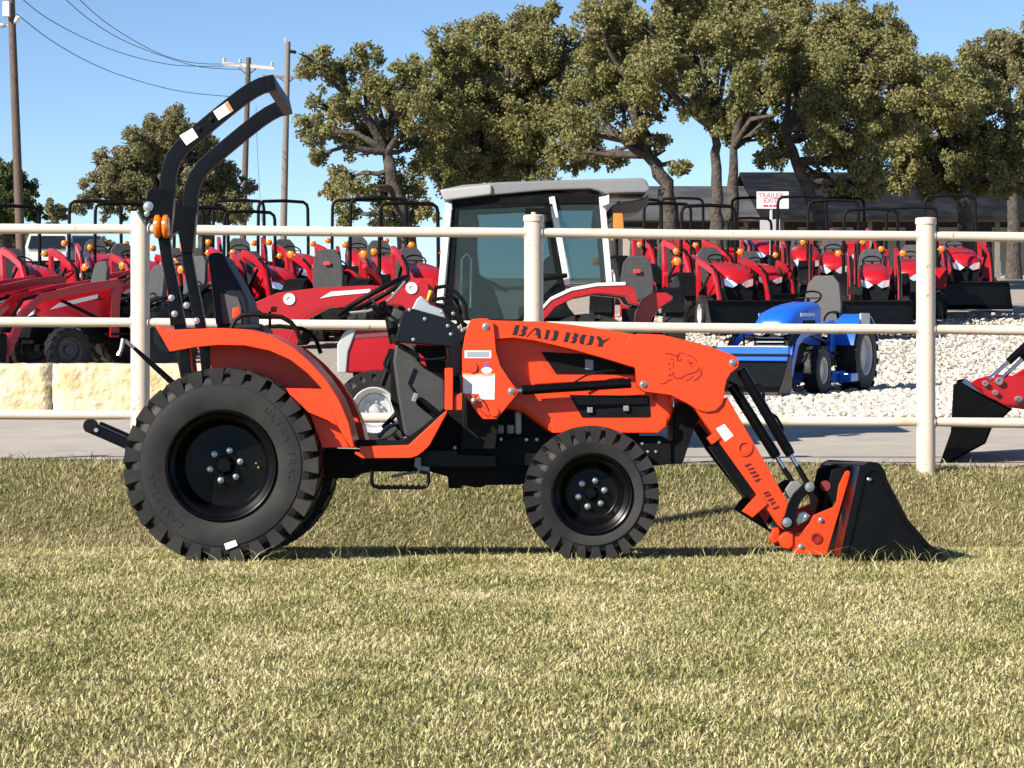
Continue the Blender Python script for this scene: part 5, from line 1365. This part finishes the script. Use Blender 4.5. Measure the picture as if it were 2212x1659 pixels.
# ------------------------------------------------------------------ trees
LEAF = [island_mat('oak_leaves', [(0.0, (0.10, 0.108, 0.038)), (0.35, (0.195, 0.195, 0.070)), (0.65, (0.28, 0.262, 0.105)), (0.88, (0.31, 0.25, 0.12)), (1.0, (0.32, 0.215, 0.13))], 0.7, 0.45, trans=0.3),
        island_mat('grey_oak_leaves', [(0.0, (0.10, 0.105, 0.045)), (0.4, (0.19, 0.182, 0.080)), (0.75, (0.27, 0.235, 0.125)), (1.0, (0.30, 0.225, 0.15))], 0.7, 0.45, trans=0.3),
        island_mat('green_leaves', [(0.0, (0.03, 0.05, 0.012)), (0.5, (0.075, 0.11, 0.03)), (1.0, (0.15, 0.17, 0.05))], 0.7, 0.5, trans=0.25)]
def tree(name, Y, trunk, r0, blobs, label, group='oak trees behind the lot', leaf=0.10, dens=1.55, lm=0, depth=1.0, fat=1.18):
    base = ground(trunk[0][0], Y)
    root = empty(name, base, 0, label, 'tree', group)
    s = Y / F
    def W(px, py, dy=0.0):
        p = wp(px, py, Y); return Vector((p.x - base.x, dy, p.z - base.z))
    tp = [Vector((0, 0, -.2))] + [W(a, b) for a, b in trunk[1:]]
    # smooth the trunk path with a few wobbling points
    pts = [tp[0]]
    for a, b in zip(tp[:-1], tp[1:]):
        for t in (.33, .66, 1.0):
            pts.append(a.lerp(b, t) + Vector((random.uniform(-.05, .05), random.uniform(-.08, .08), 0)))
    n = len(pts)
    m = MB().tube(pts, [r0 * (1.25 - .7 * i / (n - 1)) if i else r0 * 1.5 for i in range(n)], 9)
    cl = []; 
    for (bx, by, br) in blobs:
        rm = br * s
        c = W(bx, by, random.uniform(-1.6, 1.6) * depth)
        # limb from the trunk to the middle of the clump
        st = pts[random.randint(int(n * .5), n - 1)]
        ups = [p for p in pts if p.z < c.z + .3]
        if ups: st = max(ups[-4:], key=lambda p: p.z)
        d = (c - st)
        mid = st + d * .45 + Vector((random.uniform(-.3, .3), random.uniform(-.3, .3), random.uniform(-.1, .45) * d.length * .3))
        lr = min(r0 * .55, .05 + .028 * d.length)
        m.tube([st, st.lerp(mid, .5) + Vector((0, random.uniform(-.15, .15), random.uniform(-.1, .1))), mid, mid.lerp(c, .5) + Vector((random.uniform(-.15, .15), 0, random.uniform(-.1, .1))), c], [lr, lr * .85, lr * .65, lr * .5, lr * .3], 6)
        for q in range(5):
            e = c + Vector((random.uniform(-1, 1), random.uniform(-1, 1), random.uniform(-.6, 1))) * rm * 1.15
            m.tube([c.lerp(mid, .3), c.lerp(e, .4) + Vector((0, 0, .05)), e], [lr * .35, lr * .25, .012], 5)
        cl.append((c, rm))
    m.build('trunk', BARK, root, smooth=60)
    P = []; 
    for c, rm in cl:
        rm *= fat
        k = max(14, int(24 * (rm / .7) ** 1.7))
        for q in range(k):
            v = rng.normal(size=3); v /= np.linalg.norm(v)
            out = rng.random() < .16
            rr = rm * ((1.05 + .38 * rng.random()) if out else (0.3 + 0.78 * rng.random() ** .6))
            cc = np.array(c) + v * rr * np.array([1.0, 1.25 * depth, .92])
            sub = (rm * (.17 + .17 * rng.random()) + .05) * (.72 if out else 1)
            nl = int(125 * dens * (sub / .24) ** 2) + 16
            w = rng.normal(size=(nl, 3)); w /= np.linalg.norm(w, axis=1)[:, None]
            P.append(cc + w * (sub * (0.15 + 1.15 * rng.random(nl) ** .7))[:, None])
    P = np.concatenate(P); nl = len(P)
    sz = leaf * (0.6 + 0.7 * rng.random(nl)) * (Y / 60) ** .5
    a = rng.normal(size=(nl, 3)); a /= np.linalg.norm(a, axis=1)[:, None]
    b = rng.normal(size=(nl, 3)); b -= (b * a).sum(1)[:, None] * a; b /= np.linalg.norm(b, axis=1)[:, None]
    cN = np.cross(a, b)
    v = np.zeros((nl, 4, 3))
    v[:, 0] = P - a * sz[:, None] * .5
    v[:, 1] = P + b * sz[:, None] * .34 + cN * sz[:, None] * .10
    v[:, 2] = P + a * sz[:, None] * .5
    v[:, 3] = P - b * sz[:, None] * .34 + cN * sz[:, None] * .10
    f = np.arange(nl * 4)
    np_mesh('crown', v.reshape(-1, 3), f, np.full(nl, 4), LEAF[lm], root)
    return nl

N = 0
N += tree('oak_tree', 60, [(882, 560), (876, 500), (858, 430), (845, 370), (835, 330)], .24, [(690, 150, 32), (735, 165, 34), (790, 140, 36), (820, 175, 34), (880, 140, 34), (905, 165, 28), (700, 230, 36), (750, 225, 42), (800, 215, 40), (850, 215, 45), (665, 270, 28), (700, 300, 26), (745, 300, 34), (675, 325, 18), (790, 290, 36), (840, 290, 40), (895, 240, 48), (900, 310, 45), (735, 385, 32), (770, 420, 36), (725, 420, 24), (820, 420, 40), (745, 460, 26), (870, 400, 40), (900, 450, 36), (830, 470, 30)],
          'wide spreading oak at the left of the oak row, left of the grey cab roof', fat=1.02)
N += tree('oak_tree', 64, [(1012, 560), (1012, 480), (1008, 420), (1030, 350)], .26, [(960, 120, 40), (1005, 90, 40), (1050, 75, 36), (1000, 165, 55), (1075, 140, 55), (1130, 70, 40), (1155, 45, 24), (1190, 40, 24), (1150, 120, 50), (1105, 215, 60), (990, 235, 55), (945, 300, 50), (1040, 300, 60), (1120, 300, 60), (1180, 190, 50), (1190, 270, 45), (935, 370, 40), (1000, 380, 45), (1075, 380, 45), (1150, 370, 40), (1210, 120, 50), (1060, 55, 20), (930, 220, 35)],
          'dense oak directly behind the cab roof with a ragged top')
N += tree('oak_tree', 60, [(1443, 570), (1443, 500), (1445, 450), (1438, 395), (1400, 335)], .27, [(1255, 220, 48), (1290, 140, 55), (1285, 60, 45), (1330, 20, 48), (1350, 100, 55), (1330, 210, 50), (1390, 180, 45), (1230, 290, 36), (1285, 320, 32), (1250, 345, 22), (1325, 340, 22), (1370, 290, 24), (1400, 245, 30), (1430, 310, 20), (1210, 330, 26), (1465, 370, 18), (1270, 265, 34)],
          'oak with a forked leaning trunk just right of the cab roof')
N += tree('oak_tree', 58, [(1549, 570), (1549, 500), (1548, 430), (1546, 330), (1545, 280)], .17, [(1400, 50, 48), (1450, 15, 48), (1510, 25, 50), (1570, 15, 48), (1430, 110, 45), (1490, 100, 48), (1550, 90, 48), (1610, 70, 48), (1440, 180, 36), (1500, 180, 42), (1570, 170, 38), (1640, 25, 44), (1620, 130, 44), (1545, 265, 24), (1490, 240, 26), (1590, 230, 26), (1410, 160, 30)],
          'tall oak with the straight pale trunk left of the lettered sign')
N += tree('oak_tree', 66, [(1585, 570), (1584, 480), (1583, 400), (1585, 320)], .20, [(1640, 200, 40), (1690, 160, 48), (1660, 90, 48), (1700, 45, 48), (1740, 90, 44), (1625, 260, 24), (1680, 240, 36), (1650, 300, 16), (1730, 200, 40), (1590, 280, 26)],
          'oak with a dark trunk right beside the straight pale trunk')
N += tree('oak_tree', 60, [(1785, 570), (1780, 495), (1768, 455), (1742, 405), (1722, 350), (1700, 280)], .20, [(1760, 90, 48), (1800, 160, 52), (1825, 60, 46), (1870, 45, 50), (1870, 125, 52), (1920, 60, 44), (1940, 110, 46), (1780, 235, 50), (1850, 215, 52), (1915, 190, 52), (1975, 170, 44), (1800, 305, 44), (1760, 310, 36), (1865, 295, 48), (1935, 270, 50), (1830, 365, 32), (1780, 370, 22), (1895, 360, 34), (1700, 280, 36), (1850, 410, 18), (1740, 160, 40), (1655, 345, 18), (1690, 330, 24), (1820, 400, 22), (1880, 405, 22)],
          'broad oak with the bent leaning trunk right of the lettered sign')
N += tree('oak_tree', 66, [(2085, 570), (2085, 470), (2085, 400), (2070, 340)], .22, [(2005, 185, 40), (2045, 240, 50), (2035, 315, 46), (1980, 320, 44), (2105, 280, 50), (2160, 320, 50), (2205, 275, 46), (2095, 350, 36), (2190, 370, 32), (2120, 200, 40), (2000, 250, 40), (2140, 390, 22), (2060, 390, 22), (2240, 330, 50), (1950, 335, 40), (2010, 372, 28), (2130, 350, 38), (2180, 402, 18), (1900, 402, 20), (1990, 120, 34), (2030, 170, 36), (2068, 155, 30), (1965, 240, 40), (2210, 400, 20), (1945, 395, 24), (2010, 408, 22), (2100, 402, 26), (2160, 395, 26), (2060, 350, 36), (1970, 375, 28)],
          'oak over the shingle roof near the right edge')
N += tree('oak_tree', 78, [(2190, 570), (2188, 420), (2180, 250)], .22, [(2095, 125, 26), (2135, 105, 36), (2185, 100, 38), (2225, 150, 50), (2155, 165, 44), (2205, 220, 40), (2110, 160, 24), (2230, 80, 40)],
          'grey green oak at the upper right corner behind the others', lm=1)
N += tree('oak_tree', 88, [(445, 590), (442, 500), (430, 420), (400, 350)], .28, [(345, 285, 32), (385, 275, 30), (425, 310, 34), (230, 360, 28), (285, 345, 40), (340, 345, 48), (265, 400, 40), (215, 400, 24), (325, 415, 44), (390, 400, 44), (455, 380, 40), (505, 400, 28), (480, 440, 36), (195, 440, 20), (240, 445, 24), (430, 450, 34), (520, 450, 20), (365, 460, 30), (300, 320, 30)],
          'solitary oak behind the roll bar of the orange tractor', lm=1)
N += tree('leafy_tree', 92, [(12, 600), (14, 500), (14, 440)], .22, [(8, 375, 26), (30, 400, 28), (-10, 410, 36), (50, 430, 22), (20, 450, 34), (60, 460, 16), (-20, 460, 34), (45, 475, 22)],
          'bright green tree behind the left utility pole', 'leafy trees at the far left', lm=2)
N += tree('leafy_tree', 150, [(120, 600), (120, 500), (120, 475)], .2, [(118, 452, 14), (132, 462, 12), (108, 465, 12), (120, 480, 13)], 'small far bare looking tree right of the left utility pole', 'leafy trees at the far left', lm=1)
N += tree('leafy_tree', 130, [(35, 620), (35, 560), (35, 540)], .2, [(10, 525, 26), (40, 520, 24), (70, 530, 20), (-20, 530, 26), (30, 555, 22), (195, 525, 16), (225, 530, 14)], 'grey green tree far behind the parked cars', 'leafy trees at the far left', lm=1)
print('leaves', N)

# ------------------------------------------------------------------ utility poles and lines
def pole(Y, ptop, pbase, r0, label, m):
    a = wp(*ptop, Y); g = ground(pbase[0], Y)
    root = empty('utility_pole', g, 0, label, 'utility pole', 'utility poles')
    MB().tube([(0, 0, -.3), (0, 0, 0), tuple((a - g) * .5), tuple(a - g)], [r0, r0, r0 * .88, r0 * .72], 12).build('shaft', m, root, smooth=60)
    return root, g, a
pr, g1, a1 = pole(75, (22, -60), (47, 600), .16, 'dark leaning utility pole at the left edge', WOOD)
MB().box(wp(36, 22, 75) - g1 + Vector((-.28, -.2, 0)), (.22, .3, .5)).build('transformer_box', WHITEP, pr, bevel=.03)
MB().tube([wp(30, 50, 75) - g1, wp(40, 44, 75) - g1 + Vector((0, -.2, 0)), wp(42, 38, 75) - g1 + Vector((0, -.25, 0))], [.05, .09, .07], 8).build('insulator', WHITEP, pr)
MB().tube([wp(26, 58, 75) - g1, wp(6, 52, 75) - g1], [.03, .03], 6).ball(wp(4, 55, 75) - g1, .13, 8, (1.2, 1, .7)).build('lamp_arm', SILVERP, pr)
p2, g2, a2 = pole(112, (537, 124), (522, 600), .17, 'utility pole with a pale crossarm behind the roll bar of the orange tractor', WOOD)
ca, cb = wp(480, 137, 112) - g2, wp(592, 148, 112) - g2
MB().bar([ca, cb], .14, .16).build('crossarm', mat('pale_timber', (.55, .50, .44), .8), p2)
MB().tube([wp(516, 146, 112) - g2, wp(534, 163, 112) - g2, wp(553, 148, 112) - g2], .045, 5).build('brace', WOODG, p2)
for q in ((484, 131), (519, 133), (588, 140)):
    MB().lathe([(.05, -.1), (.11, -.02), (.06, .03), (.09, .1), (.03, .16)], wp(*q, 112) - g2, 8, 'z').build('insulator', SILVERP, p2)
p3, g3, a3 = pole(106, (622, 90), (610, 600), .17, 'taller grey utility pole right of the roll bar of the orange tractor', WOODG)
MB().bar([wp(568, 165, 106) - g3, wp(672, 168, 106) - g3], .13, .13).build('crossarm', WOODG, p3)
MB().tube([wp(604, 168, 106) - g3, wp(619, 182, 106) - g3, wp(634, 169, 106) - g3], .04, 5).build('brace', WOODG, p3)
MB().bar([wp(618, 110, 106) - g3, wp(640, 113, 106) - g3], .16, .14).build('bracket', BLACKM, p3)
MB().tube([wp(617, 92, 106) - g3, wp(616, 80, 106) - g3], [.05, .03], 6).build('insulator', SILVERP, p3)

def wire(pts, label, r=.016):
    P = [wp(a, b, y) for a, b, y in pts]
    Q = []
    k = len(P)
    for i in range(k - 1):      # catmull rom
        p0, p1, p2_, p3_ = P[max(i - 1, 0)], P[i], P[i + 1], P[min(i + 2, k - 1)]
        for t in (0, .25, .5, .75):
            Q.append(.5 * ((2 * p1) + (p2_ - p0) * t + (2 * p0 - 5 * p1 + 4 * p2_ - p3_) * t * t + (3 * p1 - p0 - 3 * p2_ + p3_) * t ** 3))
    Q.append(P[-1])
    o = MB().tube(Q, r, 5).build('power_line', WIRE, None, smooth=60)
    tag(o, label, 'power line', 'power lines against the sky')
wire([(45, -5, 75), (100, 38, 80), (190, 86, 88), (280, 120, 97), (380, 141, 105), (484, 143, 112)], 'upper left sagging power line reaching the pale crossarm')
wire([(36, 30, 75), (110, 87, 80), (200, 138, 88), (290, 172, 97), (400, 199, 105), (530, 211, 112)], 'lowest sagging power line from the dark left pole')
wire([(135, -8, 75), (190, 40, 84), (260, 84, 93), (340, 117, 101), (430, 144, 108), (519, 150, 112)], 'middle power line running down towards the pale crossarm')
wire([(165, -8, 75), (220, 42, 84), (290, 88, 93), (360, 122, 101), (430, 137, 107), (519, 138, 112)], 'rightmost of the steep power lines at the upper left')
wire([(553, 230, 110), (556, 330, 110), (566, 480, 110)], 'thin guy wire hanging between the two far utility poles', .012)

# ------------------------------------------------------------------ sign
def sign():
    Y = 57.0
    g = ground(1666, Y)
    r = empty('sign_post', g, 0, 'white sign with red trailer exit lettering on a thin pale post', 'sign')
    a, b = wp(1634, 414, Y) - g, wp(1703, 451, Y) - g
    MB().tube([(0, 0, 0), (0, 0, (wp(1666, 430, Y) - g).z)], .04, 8).build('post', SILVERP, r)
    bd = MB().box(((a.x + b.x) / 2, -.06, (a.z + b.z) / 2), (b.x - a.x, .02, a.z - b.z)).build('sign_board', mat('sign_pink_white', (.78, .70, .70), .5), r, bevel=.004)
    for body, py, size in (('TRAILER', 423, .17), ('EXIT', 434, .17)):
        me = text_mesh(body, size); me.materials.append(SIGNR)
        o = bpy.data.objects.new('lettering', me); COL.objects.link(o); o.parent = bd
        p = wp(1664, py, Y) - g
        o.matrix_basis = Matrix.Translation((p.x, -.073, p.z)) @ Matrix.Rotation(R(90), 4, 'X')
    for k, (xa, xb) in enumerate(((1648, 1659), (1661, 1667), (1669, 1682))):
        p, q = wp(xa, 443, Y) - g, wp(xb, 447, Y) - g
        MB().box(((p.x + q.x) / 2, -.073, (p.z + q.z) / 2), (q.x - p.x, .004, p.z - q.z)).build('small_print', SIGNR, bd)
    c, d = wp(1641, 474, Y) - g, wp(1684, 498, Y) - g
    MB().box(((c.x + d.x) / 2, -.06, (c.z + d.z) / 2), (d.x - c.x, .02, c.z - d.z)).build('small_board', mat('sign_faded', (.42, .38, .40), .6), r)
sign()
